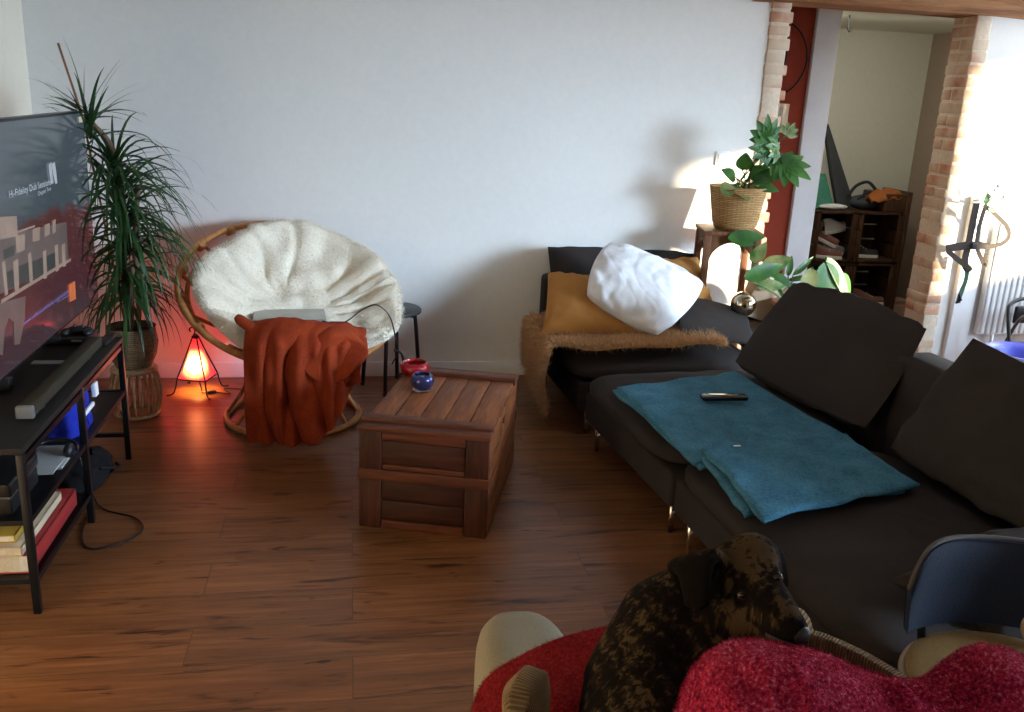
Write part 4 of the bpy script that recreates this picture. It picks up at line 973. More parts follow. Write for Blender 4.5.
# monstera-like plant behind the big cushion
P_ = Vector((2.72, 4.45, 0))
t = thing('floor_plant', 'large ribbed green leaf plant with sunlit edges coloured yellow behind the big cushion', 'plant', P_)
link('pot', MB().lathe([(0, 0), (.11, 0), (.14, .24), (.15, .25), (.15, .28), (.13, .28), (.125, .25), (0, .25)], n=32), plain('dark_pot', (.08, .05, .04), .6), t)
stems = MB()
for (x, y, Y, d, up_, L, W, m_) in [(825, 262, 4.45, (.10, -.2, -.9), (.2, -.95, .2), .26, .17, green), (826, 258, 4.47, (.62, -.1, -.75), (.5, -.8, .4), .32, .11, varieg), (812, 268, 4.42, (-.25, -.3, -.9), (-.3, -.9, .2), .20, .09, varieg), (840, 275, 4.5, (.6, .2, -.6), (.3, -.9, .5), .20, .10, green)]:  # pale variegated leaves stand in for the sunlit yellow rims
    Q_ = at_y(x, y, Y); mb = MB(); broad(mb, Q_, d, up_, L, W, 0, .15); link('leaf', mb, m_, t, True); stalk(P_+Vector((0, 0, .25)), Q_, .05, .006)
link('stems', stems, green, t, True)

# ------------------------------------------------------------------ shoe rack of four crates in the hall
rack = thing('shoe_rack', 'dark wooden shoe rack made of stacked crates in the hall', 'shoe rack', (3.82, 6.5, 0))
def crate(x0, x1, z0, z1, y0=6.36, y1=6.72):
    mb = MB(); t_ = .018
    mb.box((x0, y0, z0), (x1, y1, z0+t_)); mb.box((x0, y0, z1-t_), (x1, y1, z1))
    for i in range(3):
        za = z0+t_+(z1-z0-2*t_)*(i/3)+.004; zb = z0+t_+(z1-z0-2*t_)*((i+1)/3)-.008
        mb.box((x0, y0, za), (x0+t_, y1, zb)); mb.box((x1-t_, y0, za), (x1, y1, zb)); mb.box((x0, y1-.012, za), (x1, y1, zb))
    for x in (x0+t_, x1-t_-.025): mb.box((x, y0, z0), (x+.025, y0+.02, z1))
    link('crate', mb, darkwood, rack, True, bevel=.002, seg=2)
crate(3.48, 3.83, .08, .44); crate(3.84, 4.22, .08, .44); crate(3.48, 3.83, .45, .84); crate(3.84, 4.22, .45, .84)
mb = MB(); mb.box((4.05, 6.38, .84), (4.24, 6.72, .98)); mb.box((4.225, 6.36, 0), (4.26, 6.74, 1.0)); link('side_board', mb, darkwood, rack, True, bevel=.01)
mb = MB(); [mb.box((x, 6.38, 0), (x+.04, 6.7, .08)) for x in (3.5, 3.82, 4.16)]; link('foot', mb, darkwood, rack, True)
shoe_cols = {}
def make_shoe(upper, sole, lace, label):
    t_ = thing('shoe', label, 'shoe')
    def up(u, v):
        # u around, v along length
        L = .27; x = L*v; w_ = .040*(sn(PI*min(1, v*.86+.08))**.5)*(1-.12*math.sin(v*PI)); h = lerp(.10, .045, smooth(.15, .75, v))*(1 if v < .97 else .7)
        a = PI*u; return (x-.13, w_*math.cos(a), .022+h*sn(a)**.8)
    up_o = link('upper', MB().grid(up, 14, 20), upper, t_)
    pts = [((.27*v-.13), .046*(sn(PI*min(1, v*.84+.10))**.45)) for v in [i/14 for i in range(15)]]
    poly = [(x, y, 0) for x, y in pts]+[(x, -y, 0) for x, y in reversed(pts)]
    link('sole', MB().prism(poly, (0, 0, .026)), sole, t_, bevel=.003)
    mb = MB(); [mb.tube([(.0+.02*i, -.022, .088-.011*i), (.0+.02*i, 0, .094-.011*i), (.0+.02*i, .022, .088-.011*i)], .003, 5) for i in range(4)]
    link('laces', mb, lace, up_o); return t_
blk = plain('shoe_black', (.02, .02, .022), .6); wht = plain('shoe_white', (.62, .60, .56), .6); brn = plain('shoe_brown', (.16, .06, .04), .6); gry = plain('shoe_grey', (.22, .21, .21), .7)
s1 = make_shoe(blk, wht, wht, 'black shoe with thick white sole alone in the upper right crate')
s2 = make_shoe(brn, wht, wht, 'brown and white shoe upper left crate, lying uppermost')
s3 = make_shoe(gry, wht, blk, 'grey shoe')
s4 = make_shoe(wht, wht, blk, 'white shoe')
used = set()
def put(s_, label, loc, rz, rx=0, ry=0):
    o_ = s_ if s_.name not in used else copy_tree(s_)
    used.add(s_.name); o_.location = loc; o_.rotation_euler = (rx, ry, rz); o_['label'] = label; o_['group'] = 'shoes in the hall rack'
put(s1, 'black shoe with thick white sole alone in the upper right crate', (3.97, 6.50, .470), -.25)
put(s2, 'reddish brown shoe lying in front at bottom of the upper left crate', (3.62, 6.43, .470), -.5)
put(s3, 'grey shoe tilted against the others in the middle of the upper left crate', (3.70, 6.55, .515), -.6, 0, .25)
put(s4, 'white shoe at the upper right of the upper left crate', (3.735, 6.50, .665), .3, 0, -.15)
put(s2, 'reddish brown and white shoe heaped at the top left of the upper left crate', (3.62, 6.50, .60), -.9, 0, .35)
put(s3, 'grey shoe at the left of the lower left crate', (3.62, 6.5, .10), -.4)
put(s1, 'black shoe at the left of the lower right crate', (3.97, 6.5, .10), -.3)
put(s2, 'brown shoe at the right of the lower right crate', (4.05, 6.44, .10), -.2)
# things on top of the rack
t = thing('green_bag', 'pale green folded bag on the left of the shoe rack', 'bag', (3.60, 6.55, .842))
def gb(u, v):
    a = u*2*PI; return (3.60+.13*(1-.75*v)*math.cos(a)-.02*v, 6.56+.06*math.sin(a)*(1-.5*v), .843+.26*v+.01*nz(a*2, v*4))
link('body', MB().grid(gb, 24, 12), fabric('mint_fabric', (.10, .34, .24), (.06, .24, .17), 60), t, True)
link('white_fold', MB().ball((3.66, 6.45, .866), (.12, .05, .022), 8), whitepaint, t, True)
P0, P1_ = at_y(828, 128, 6.62), at_y(850, 212, 6.52); P2_ = at_y(823, 150, 6.62); P3_ = at_y(838, 212, 6.52)
t = thing('cloth_case', 'dark grey folded cloth case leaning on the hall wall above the rack', 'case', P3_)
dv = (P1_-P0).normalized()
mb = MB(); mb.prism([at_y(825, 124, 6.66), at_y(829, 124, 6.66), at_y(852, 196, 6.55), at_y(851, 207, 6.52), at_y(838, 207, 6.52), at_y(832, 175, 6.60)], (0, .05, 0)); link('case', mb, fabric('dark_grey_cloth', (.06, .065, .07)), t, True, bevel=.008)
link('strap', MB().tube(curve([at_y(848, 196, 6.52), at_y(856, 186, 6.5), at_y(868, 182, 6.5), at_y(876, 190, 6.5)], 12), .012, 6), fabric('strap_cloth', (.05, .055, .06)), t, True)
t = thing('dark_bag', 'rounded dark grey bag on top of the shoe rack', 'bag', (3.97, 6.54, .842))
link('body', MB().ball((3.97, 6.55, .895), (.13, .09, .058), 14), fabric('slate_cloth', (.07, .08, .095)), t, True); link('handle', MB().tube(curve([(3.88, 6.5, .92), (3.95, 6.47, .985), (4.03, 6.5, .92)], 14), .008, 6), fabric('slate_handle', (.05, .06, .07)), t, True)
t = thing('orange_scarf', 'crumpled orange scarf lying on the shoe rack', 'scarf', (4.06, 6.45, .96))
def scf(u, v): return (lerp(3.93, 4.18, u), lerp(6.38, 6.50, v)+.01*nz(u*6, v*5), .905+.075*math.sin(PI*v)*(.6+.4*math.sin(PI*u))+.03*nz(u*5, v*5, 3)+.05*u)
link('cloth', MB().grid(scf, 30, 16), fabric('orange_wool', (.42, .14, .04)), t, True, solid=.012)
tag(link('cardboard_box', MB().box((-.13, -.10, 0), (.13, .10, .10)).box((-.10, -.08, .10), (.06, .05, .135)), plain('beige_card', (.36, .25, .16), .8), bevel=.004), 'low beige cardboard box on the hall floor right of the shoe rack', 'box').location = (4.36, 6.5, .001)

# ------------------------------------------------------------------ right wall: radiator, board, harness, chair, tub
t = thing('radiator', 'tall white ribbed radiator on the wall behind the hanging harness', 'radiator', (4.35, YB-.06, .25))
link('panel', MB().box((3.90, YB-.06, .26), (4.95, YB-.02, .98)), whitepaint, t, True, bevel=.004)
for i in range(26): link('rib', MB().box((3.912+.04*i, YB-.068, .27), (3.941+.04*i, YB-.055, .97)), whitepaint, t, True, bevel=.006, seg=2)
mb = MB(); [mb.box((x, YB-.03, .4), (x+.03, YB-.001, .5)) for x in (4.0, 4.8)]; [mb.box((x, YB-.03, .8), (x+.03, YB-.001, .9)) for x in (4.0, 4.8)]; link('bracket', mb, whitepaint, t, True)
mb = MB(); mb.tube([(4.02, YB-.05, .27), (4.02, YB-.05, 0)], .010, 8); mb.tube([(4.88, YB-.05, .27), (4.88, YB-.05, 0)], .010, 8); link('pipe', mb, whitepaint, t, True)
struct('trim_5', MB().box((3.72, YB-.035, 0), (3.86, YB, 1.12)), whitepaint, bevel=.004)
hz = plain('harness_webbing', (.030, .018, .012), .7, bs=80, bst=.3); hgreen = plain('green_lead', (.03, .09, .05), .7)
def S(pts, Y=4.86): return [at_y(x, y, Y) for x, y in pts]
HY = 4.85
t = thing('dog_harness', 'dark brown dog harness and green lead hanging on a wall hook', 'harness', at_y(985, 200, HY))
def ribbon(pts, wd, Y=HY, th=.003):
    p = curve(S(pts, Y), 30); mb = MB(); vv = []
    for i, a in enumerate(p):
        tdir = (p[min(i+1, 30)]-p[max(i-1, 0)]).normalized(); s_ = tdir.cross(Vector((0, 1, 0))).normalized()*wd/2
        vv += [a-s_, a+s_, a+s_+Vector((0, th, 0)), a-s_+Vector((0, th, 0))]
    mb.add(vv, [(4*i+k, 4*i+(k+1) % 4, 4*i+4+(k+1) % 4, 4*i+4+k) for i in range(30) for k in range(4)], 0, False); return mb
link('chest_strap', ribbon([(977, 203), (973, 222), (969, 243), (965, 262), (968, 270)], .045), hz, t, True)
link('neck_strap', ribbon([(984, 205), (995, 214), (1008, 228), (1007, 240), (994, 246), (970, 247), (948, 250)], .026), hz, t, True)
link('side_strap', ribbon([(985, 208), (980, 225), (977, 245), (982, 260), (985, 266), (986, 254)], .028, HY-.01), hz, t, True)
link('belly_strap', ribbon([(946, 249), (955, 247), (972, 245), (986, 246)], .045, HY-.012), hz, t, True)
link('cross_strap', ribbon([(948, 251), (957, 259), (968, 267), (971, 271)], .032, HY-.014), hz, t, True)
link('green_lead', ribbon([(968, 268), (966, 280), (963, 288), (960, 296), (958, 303)], .030, HY-.008), hgreen, t, True)
link('lead_clip', MB().tube(S([(956, 303), (961, 300), (959, 294)], HY-.015), .008, 6), blackm, t, True)
link('buckle', MB().box((-.018, -.008, -.02), (.018, .004, .02), Matrix.Translation(at_y(974, 246, HY-.02))), blackp, t, True, bevel=.003)
t = thing('coat_hook', 'white wall hook with small flower shaped knobs above the harness', 'hook', at_y(985, 196, 4.97))
c_ = at_y(983, 200, 4.95); 
link('plate', MB().box((c_.x-.06, YB-.015, c_.z-.02), (c_.x+.08, YB, c_.z+.025)), whitepaint, t, True, bevel=.004)
for x in (-.04, .05):
    link('peg', MB().tube([(c_.x+x, YB-.012, c_.z), (c_.x+x, YB-.09, c_.z+.005), (c_.x+x, YB-.14, c_.z+.03)], .006, 6), chrome, t, True); link('knob', MB().ball((c_.x+x, YB-.14, c_.z+.035), .014, 8), whitepaint, t, True)
link('blossom', MB().ball(at_y(999, 186, 4.85), (.02, .015, .012), 8).ball(at_y(995, 190, 4.86), (.015, .012, .01), 8), plain('pale_blue', (.45, .55, .62), .6), t, True)
mb = MB(); broad(mb, at_y(985, 205, 4.84), (.1, -.1, 1), (0, -1, 0), .08, .04); broad(mb, at_y(988, 208, 4.84), (.8, -.1, -.3), (0, -1, .2), .06, .03); link('leaf', mb, green, t, True)
# folding chair
fcx = Vector((3.99, 4.70, 0))
t = thing('folding_chair', 'black metal chair by the radiator at the right edge', 'chair', fcx)
for dx in (-.10, .30):
    pts = [(dx-.02, -.12, .0), (dx, .0, .25), (dx+.02, .06, .44)] 
link('back_tube', MB().tube(curve([(-.12, -.22, .0), (-.10, -.10, .25), (-.06, .02, .44), (-.02, .06, .50), (.10, .08, .53), (.30, .08, .53), (.36, .05, .48), (.38, -.05, .25), (.40, -.2, 0)], 50), .011, 8), blackm, t)
link('seat_tube', MB().tube(curve([(-.05, .14, .0), (-.04, .04, .22), (-.02, -.02, .40), (.02, -.04, .45), (.14, -.05, .47), (.28, -.04, .46), (.33, .02, .38), (.36, .14, 0)], 50), .010, 8), plain('worn_metal', (.12, .11, .10), .4, .7), t)
link('backrest', MB().box((0, .035, .38), (.33, .055, .49)), blackp, t, bevel=.01); link('seat', MB().box((-.04, -.18, .24), (.33, .06, .262)), blackp, t, bevel=.008)
t = thing('blue_tub', 'violet blue plastic tub beside the black metal chair', 'tub', (3.72, 4.28, 0))
tubm = plain('blue_plastic', (.10, .11, .50), .35)
link('body', MB().lathe([(0, .002), (.17, .002), (.20, .30), (.21, .335), (.20, .34), (.185, .30), (.16, .02), (0, .02)], n=36), tubm, t)
link('handle', MB().tube(curve([(.205, 0, .31), (.235, -.03, .31), (.235, -.09, .31), (.19, -.11, .31)], 12), .007, 6), whitepaint, t)

# ------------------------------------------------------------------ chair with blue backrest at the lower right
cs = at_z(985, 640, .45); cx = Vector((1.385, 1.41, 0))
t = thing('upholstered_chair', 'chair with curved slate blue backrest and round tan seat at lower right', 'chair', cx, math.radians(-14))
tan = fabric('tan_seat_cover', (.24, .15, .060), (.16, .10, .038), 200, .3, rough=.6)
def seatf(u, v):
    a = u*2*PI; ph = v*PI-PI/2; cz = math.cos(ph); sz = math.sin(ph); kz = (abs(cz)**3+abs(sz)**3)**(-1/3)
    r = cz*kz; return (.225*r*math.cos(a), .215*r*math.sin(a), .435+.022*sz*kz-.012*(1-r*r)*(1 if sz > 0 else 0))
link('seat', MB().grid(seatf, 48, 20), tan, t)
link('seat_rim', MB().tube([(.226*math.cos(a*PI/24), .216*math.sin(a*PI/24), .425) for a in range(48)], .012, 8, closed=True), plain('bentwood', (.17, .11, .06), .45), t)
slate = fabric('slate_blue_cover', (.020, .027, .046), (.012, .016, .028), 250, .3, rough=.6)
def backf(u, v):
    # closed slab: u around the curved arc (with front and back), v up
    uu = 2*abs((u*2) % 2-1)-1 if False else None
    return (0, 0, 0)
def backslab():
    mb = MB(); n_ = 24; m_ = 10; R_ = .30
    def pt_(s_, h, off):
        a = s_*.86; hh = h
        edge = 1-.55*abs(s_)**6
        z = .475+.20*(hh*edge if hh > 0 else 0)
        return (R_*math.sin(a)*.86, .205-(1-math.cos(a))*.20+off+.02*hh, z)
    mb.grid(lambda u, v: pt_(2*u-1, v, -.016*sn(PI*min(1, .08+v*.9))**.3), n_, m_); mb.grid(lambda u, v: pt_(1-2*u, v, .016), n_, m_)
    mb.grid(lambda u, v: pt_(2*u-1, 1, lerp(-.012, .016, v)), n_, 3); mb.grid(lambda u, v: pt_(1-2*u, 0, lerp(-.012, .016, v)), n_, 3)
    for s_ in (-1, 1): mb.grid(lambda u, v: pt_(s_, v, lerp(-.012*s_, .016*s_, u)), 3, m_)
    return mb
link('backrest', backslab(), slate, t)
link('backrest_piping', MB().tube([(.30*math.sin(s_*.86)*.86, .225-(1-math.cos(s_*.86))*.20-.0, .475+.20*(1-.55*abs(s_)**6)+.002) for s_ in [i/20-1 for i in range(41)]], .006, 8), plain('wood_edge', (.06, .05, .045), .6), t)
for a, rr_ in ((.7, .19), (2.44, .19), (3.84, .19), (5.58, .19)):
    link('leg', MB().tube([(rr_*math.cos(a), rr_*math.sin(a)*.95, .42), (rr_*1.15*math.cos(a), rr_*1.15*math.sin(a), 0)], [.016, .011], 8), blackm, t)
for s_ in (-.6, .6): link('back_post', MB().tube([(.30*math.sin(s_)*.8, .18, .42), (.30*math.sin(s_)*.8, .215, .50)], .010, 8), blackm, t)

# ------------------------------------------------------------------ cream footstool, corduroy tub chair
t = thing('footstool', 'cream upholstered footstool on the floor in front of the dog\'s chair', 'footstool', (.39, 1.69, 0))
def fs_(u, v):
    a = u*2*PI; c_, s_ = math.cos(a), math.sin(a); k = (abs(c_)**2.6+abs(s_)**2.6)**(-1/2.6)
    ph = v*PI-PI/2; cz = math.cos(ph); sz = math.sin(ph); kz = (abs(cz)**5+abs(sz)**5)**(-1/5); r = min(1, cz*kz)
    return (.115*c_*k*r, .235*s_*k*r, .25+.155*sz*kz)
link('pad', MB().grid(fs_, 56, 24), creamf, t)
for x in (-.06, .06):
    for y in (-.16, .16): link('leg', MB().tube([(x, y, .11), (x, y, 0)], [.018, .013], 10), darkwood, t)
TC = Vector((.56, 1.02, 0)); RR = .35
t = thing('tub_armchair', 'low tan corduroy tub armchair in which the dog sits', 'armchair', TC)
def uvgrid(o_, nu, nv, ku, kv=1):
    me = o_.data; uv = me.uv_layers.new(name='uv'); W = nu+1
    for p in me.polygons:
        for li, vi in zip(p.loop_indices, p.vertices): uv.data[li].uv = ((vi % W)/nu*ku, (vi//W)/nv*kv)
A0, A1 = math.radians(139), math.radians(139+288)
def rimz(a): return .690+.09*smooth(.2, 1, -math.sin(a))+.045*smooth(.35, .75, math.cos(a))*smooth(-.1, .3, math.sin(a))
def shell(u, v):
    a = lerp(A0, A1, u); zt = rimz(a)
    # v: closed section, outside bottom -> rim -> inside bottom
    endr = .25+.75*min(1, sn(PI*min(1, max(0, (min(u, 1-u))/.035)*.5)))**.5
    secs = [(RR-.03, .07), (RR+.0, .25), (RR+.012, .5), (RR+.02, zt-.05), (RR+.022, zt), (RR+.0, zt+.030), (RR-.030, zt+.022), (RR-.045, zt-.02), (RR-.05, zt-.10), (RR-.075, .40), (RR-.08, .25)]
    x = v*(len(secs)-1); i = min(int(x), len(secs)-2); f = x-i
    r = lerp(secs[i][0], secs[i+1][0], f); z = lerp(secs[i][1], secs[i+1][1], f)
    rc = RR-.02; r = rc+(r-rc)*endr
    if endr < 1: z = min(z, zt+.03*endr-.03*(1-endr))
    return (r*math.cos(a), r*math.sin(a), z)
o = link('shell', MB().grid(shell, 150, 40), corduroy, t); uvgrid(o, 150, 40, 300)
def tseat(u, v):
    a = u*2*PI; ph = v*PI-PI/2; cz = math.cos(ph); sz = math.sin(ph); kz = (abs(cz)**4+abs(sz)**4)**(-.25); return (.27*cz*kz*math.cos(a), .27*cz*kz*math.sin(a)+.01, .37+.07*sz*kz)
link('seat_cushion', MB().grid(tseat, 48, 20), creamf, t)
link('base', MB().lathe([(0, .07), (.31, .07), (.33, .10), (.33, .31), (0, .31)], n=48), creamf, t)
for k in range(4):
    a = k*PI/2+.78; link('leg', MB().tube([(.26*math.cos(a), .26*math.sin(a), .08), (.27*math.cos(a), .27*math.sin(a), 0)], [.02, .014], 10), darkwood, t)

# red mohair blankets
def mohair(name, stops):
    m, nt, b = new(name); b.inputs['Roughness'].default_value = 1; b.inputs['Specular IOR Level'].default_value = .1; 
    v = coords(nt); f = ntex(nt, v, 170, 3, .7); g = ntex(nt, v, 8, 3)
    ad = nt.nodes.new('ShaderNodeMath'); ad.operation = 'MULTIPLY_ADD'; ad.inputs[1].default_value = .35; nt.links.new(g, ad.inputs[0]); nt.links.new(f, ad.inputs[2])
    r = ramp(nt, stops); nt.links.new(ad.outputs[0], r.inputs[0]); nt.links.new(r.outputs[0], b.inputs['Base Color']); bump(nt, b, f, .9, .006); return m
red1 = mohair('red_mohair', [(.45, (.10, .005, .008)), (.70, (.24, .012, .016)), (.85, (.33, .028, .028))])
red2 = mohair('flecked_mohair', [(.50, (.12, .006, .04)), (.62, (.36, .012, .045)), (.76, (.54, .04, .10)), (.84, (.62, .22, .36))])
far_ = [at_y(x, y, 1.47) for x, y in [(470, 706), (471, 684), (488, 658), (520, 639), (560, 629), (610, 622), (670, 620)]]
def blk1(u, v):
    # u from the left hanging edge to the right under the dog, v from the far edge towards the chair
    p = plin(far_, u).copy()
    e = smooth(0, .10, v)
    p.z -= .12*(1-e); p.y += .03*(1-e)
    p.y -= .40*v; p.z += .03*math.sin(PI*v)-.05*v+.018*nz(u*3, v*4, 6); p.x += .05*v*(1-u)+.015*nz(v*3, 2, 1)
    return p
mb = MB().grid(blk1, 60, 60)
def s1f():
    u, v = random.random(), random.random(); n_ = (blk1(u+.01, v)-blk1(u-.01, v)).cross(blk1(u, v-.01)-blk1(u, v+.01)).normalized()
    return blk1(u, v), n_ if n_.z > 0 else -n_
strands(mb, s1f, 26000, .006, .0003, down=0)
tag(link('mohair_blanket', mb, red1, solid=0), 'plain red fuzzy blanket spread over the cream footstool left of the dog', 'blanket')
crest = [(640, 760), (684, 708), (700, 670), (722, 649), (752, 641), (790, 647), (826, 655), (862, 670), (898, 680), (930, 680), (955, 662), (980, 647), (1010, 650), (1050, 668), (1100, 690)]
cz_ = [at_y(x, y, 1.03) for x, y in crest]
def blk2(u, v):
    p = plin(cz_, u).copy()
    # v 0: far hanging edge, .25: crest, 1: near edge behind the chair back
    if v < .2:
        k = 1-v/.2; p.y += .055*math.sin(k*PI/2); p.z -= .02*k+.14*k*k
    else:
        k = (v-.2)/.8; p.y -= .50*k; p.z += .018*math.sin(PI*min(1, k*3))-.10*k-.22*smooth(.75, 1, k)+.030*nz(u*7, k*5, 2)*smooth(0, .3, k)+.012*nz(u*16, k*12, 5)*smooth(0, .1, k)
        p.z -= .035*math.exp(-((u-.62-.2*k)/.05)**2)*smooth(0, .3, k); p.z += .022*math.exp(-((u-.52-.12*k)/.018)**2)*smooth(0, .1, k)+.016*math.exp(-((u-.34+.10*k)/.02)**2)*smooth(.05, .2, k)
    p.z += .004*nz(u*30, v*20, 8)
    return p
mb = MB().grid(blk2, 130, 80)
def s2f():
    u, v = random.uniform(.02, .9), random.uniform(.05, .75); n_ = (blk2(u+.005, v)-blk2(u-.005, v)).cross(blk2(u, v+.01)-blk2(u, v-.01)).normalized()
    return blk2(u, v), (n_ if n_.z > 0 else -n_)
strands(mb, s2f, 50000, .0065, .0003, down=0)
tag(link('mohair_blanket', mb, red2), 'pink flecked red fuzzy blanket bunched in front of the dog', 'blanket')
# small ribbed edge of a cushion at the right border
P_ = at_y(1030, 628, 1.00)
tag(link('ribbed_cushion', MB().lathe([(.022*math.sin(PI*i/14), -.028*math.cos(PI*i/14)) for i in range(15)], c=P_+Vector((.015, 0, 0)), n=28, M=Matrix.Rotation(.5, 4, 'Y'), ripple=lambda g, z: .04*math.cos(g*18)), creamf), 'beige ribbed knob of cloth resting on the red blanket at the right edge', 'cushion')

# ------------------------------------------------------------------ the dog
def brindle():
    m, nt, b = new('brindle_coat'); b.inputs['Roughness'].default_value = .9; b.inputs['Specular IOR Level'].default_value = .05
    wv = nt.nodes.new('ShaderNodeTexWave'); wv.inputs['Scale'].default_value = 9; wv.inputs['Distortion'].default_value = 7; wv.inputs['Detail'].default_value = 4; wv.inputs['Detail Scale'].default_value = 2.2
    nt.links.new(coords(nt, (1, 1, 1), (.3, .9, .2)), wv.inputs['Vector'])
    f0 = ntex(nt, coords(nt, (75, 75, 12), (.4, .5, .3)), 1.3, 6, .6, .5)
    mw = nt.nodes.new('ShaderNodeMath'); mw.operation = 'MULTIPLY_ADD'; mw.inputs[1].default_value = .14; nt.links.new(wv.outputs['Fac'], mw.inputs[0]); nt.links.new(f0, mw.inputs[2]); f = mw.outputs[0]; g = ntex(nt, coords(nt), 7, 3); h = ntex(nt, coords(nt, (3, 3, 3)), 110, 2)
    ad = nt.nodes.new('ShaderNodeMath'); ad.operation = 'MULTIPLY_ADD'; ad.inputs[1].default_value = .55; nt.links.new(g, ad.inputs[0]); nt.links.new(f, ad.inputs[2])
    base = ad.outputs[0]; raw = coords(nt)
    def spot(px, r0, r1, amt, inp):
        "coat grows lighter (amt > 0) or darker within a patch of the body"
        c = px-dog.location; d_ = nt.nodes.new('ShaderNodeVectorMath'); d_.operation = 'DISTANCE'; d_.inputs[1].default_value = c; nt.links.new(raw, d_.inputs[0])
        mr = nt.nodes.new('ShaderNodeMapRange'); mr.interpolation_type = 'SMOOTHSTEP'; mr.inputs[1].default_value = r0; mr.inputs[2].default_value = r1; mr.inputs[3].default_value = amt; mr.inputs[4].default_value = 0
        nt.links.new(d_.outputs['Value'], mr.inputs[0]); q_ = nt.nodes.new('ShaderNodeMath'); q_.operation = 'ADD'; nt.links.new(inp, q_.inputs[0]); nt.links.new(mr.outputs[0], q_.inputs[1]); return q_.outputs[0]
    for px, r0, r1, am in ((at_d(755, 548, 1.42), .02, .08, .17), (at_d(735, 620, 1.40), .01, .05, .14), (at_d(788, 608, 1.36), .005, .035, .20), (at_d(795, 640, 1.345), .01, .04, -.30), (at_d(697, 580, 1.41), .02, .055, -.28), (at_d(782, 562, 1.48), .02, .045, -.25), (at_d(742, 596, 1.40), .006, .02, -.25), (at_d(775, 580, 1.40), .006, .02, -.2)):
        base = spot(px, r0, r1, am, base)
    r = ramp(nt, [(.78, (.007, .005, .004)), (.88, (.014, .009, .006)), (.96, (.036, .022, .011)), (1.0, (.070, .043, .021))]); nt.links.new(base, r.inputs[0])
    nt.links.new(r.outputs[0], b.inputs['Base Color']); bump(nt, b, h, .5, .003); return m
dog = thing('dog', 'brindle short haired dog sitting in the armchair, head turned to the right', 'dog', (.50, 1.08, .44))
coat = brindle()
mb = MB()
def cap(a, ra_, b_, rb_, n=7):
    a, b_ = Vector(a), Vector(b_)
    for i in range(n+1):
        k = i/n; mb.ball(a.lerp(b_, k), lerp(ra_, rb_, k), 9)
D = at_d
skull = D(742, 577, 1.47); occ = D(704, 592, 1.50); 
mb.ball(skull, .064, 14); cap(skull, .063, occ, .056)
cap(D(752, 560, 1.47), .046, D(742, 566, 1.50), .046, 3)          # forehead dome
cap(D(756, 592, 1.43), .046, D(776, 612, 1.385), .034, 6)          # stop and cheek side of muzzle
cap(D(776, 612, 1.385), .034, D(793, 630, 1.355), .024, 6)         # muzzle
cap(D(766, 585, 1.425), .026, D(798, 627, 1.36), .016, 8)          # nose bridge
cap(D(772, 628, 1.385), .022, D(788, 640, 1.365), .014, 5)         # lower jaw
cap(D(722, 612, 1.45), .050, D(752, 616, 1.42), .036, 5)           # cheek
mb.ball(D(741, 588, 1.417), .016, 8); mb.ball(D(770, 571, 1.425), .017, 8)    # brows
neck = D(668, 628, 1.50)
cap(occ, .060, neck, .088, 8); cap(neck, .088, D(650, 690, 1.47), .112, 8)
cap(D(650, 690, 1.47), .112, Vector((.44, 1.04, .60)), .13, 6); cap(Vector((.44, 1.04, .60)), .13, Vector((.40, 1.00, .53)), .10, 5)
cap(D(700, 640, 1.47), .075, Vector((.56, 1.08, .62)), .09, 8)     # chest
cap(Vector((.56, 1.08, .62)), .085, Vector((.50, 1.02, .56)), .10, 5)
for s_ in (0, 1):                                                   # forelegs and haunches on the seat
    o_ = Vector((.0, -.10*s_, 0))
    cap(Vector((.58, 1.13, .62))+o_, .045, Vector((.66, 1.13, .52))+o_, .032, 8); cap(Vector((.66, 1.13, .52))+o_, .030, Vector((.70, 1.13, .462))+o_, .024, 6); cap(Vector((.70, 1.13, .462))+o_, .024, Vector((.75, 1.12, .458))+o_, .022, 4)
cap(Vector((.40, .90, .53)), .08, Vector((.50, .87, .50)), .055, 6); cap(Vector((.50, .87, .50)), .04, Vector((.58, .88, .465)), .025, 5)
cap(Vector((.36, 1.12, .53)), .07, Vector((.44, 1.22, .49)), .045, 6)
cap(Vector((.34, .98, .50)), .025, Vector((.36, .84, .47)), .016, 8); cap(Vector((.36, .84, .47)), .016, Vector((.45, .78, .465)), .009, 6)   # tail
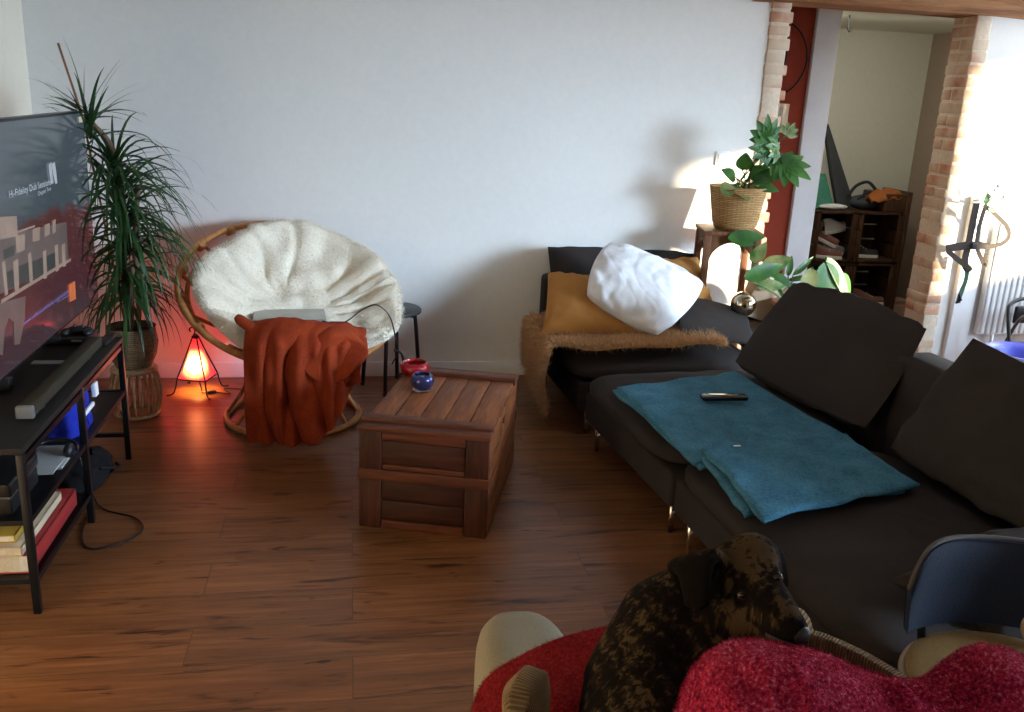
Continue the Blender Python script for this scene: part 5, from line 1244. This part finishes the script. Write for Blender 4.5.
# ears: folded flaps built of overlapping small spheres, part of the same skin
def ear(base0, base1, tipp, mid):
    for i in range(9):
        k = i/8; a = base0.lerp(base1, k)
        for j in range(11):
            s_ = j/10; w1 = (1-s_)**2; w2 = 2*s_*(1-s_); w3 = s_*s_
            mb.ball(a*w1+mid.lerp(a, .35)*w2+tipp*w3, lerp(.0115, .0085, s_), 5)
ear(D(672, 566, 1.47), D(716, 553, 1.435), D(688, 604, 1.41), D(690, 562, 1.405))
ear(D(676, 564, 1.465), D(716, 553, 1.435), D(706, 604, 1.395), D(700, 562, 1.395))
ear(D(674, 568, 1.465), D(716, 555, 1.435), D(697, 610, 1.402), D(695, 564, 1.40))
ear(D(762, 543, 1.50), D(776, 552, 1.50), D(786, 585, 1.475), D(784, 552, 1.47))
o = link('body', mb, coat, dog, True)
q_ = o.modifiers.new('remesh', 'REMESH'); q_.mode = 'VOXEL'; q_.voxel_size = .0055; q_.use_smooth_shade = True
q_ = o.modifiers.new('smooth', 'SMOOTH'); q_.factor = .6; q_.iterations = 9
nosem = plain('dog_nose', (.010, .009, .010), .5, bs=90, bst=.3)
link('nose', MB().ball(D(800, 634, 1.345), (.017, .015, .014), 10), nosem, dog, True)
eyem = plain('dog_eye', (.045, .020, .010), .08)
for x, y, d_ in ((742, 595, 1.402), (777, 578, 1.408)):
    e_ = link('eye', MB().ball(D(x, y, d_-.002), .0098, 10), eyem, dog, True)
    rg_ = [D(x+8.0*math.cos(a*PI/10)*(1 if x < 760 else .6), y-4.8*math.sin(a*PI/10)+.5, d_-.0065+.004*math.cos(a*PI/10)**2) for a in range(20)]
    link('eyelid', MB().tube(rg_, .0026, 6, closed=True), plain('eyelid_black', (.006, .005, .005), .8, spec=.1), dog, True)
    link('pupil', MB().ball(D(x+.6, y, d_-.0075), .0052, 8), plain('pupil_black', (.004, .004, .004), .05), e_, True)
link('mouth_line', MB().tube(curve([D(766, 634, 1.368), D(782, 641, 1.345), D(797, 645, 1.342), D(803, 640, 1.343)], 14), .0022, 6), nosem, dog, True)
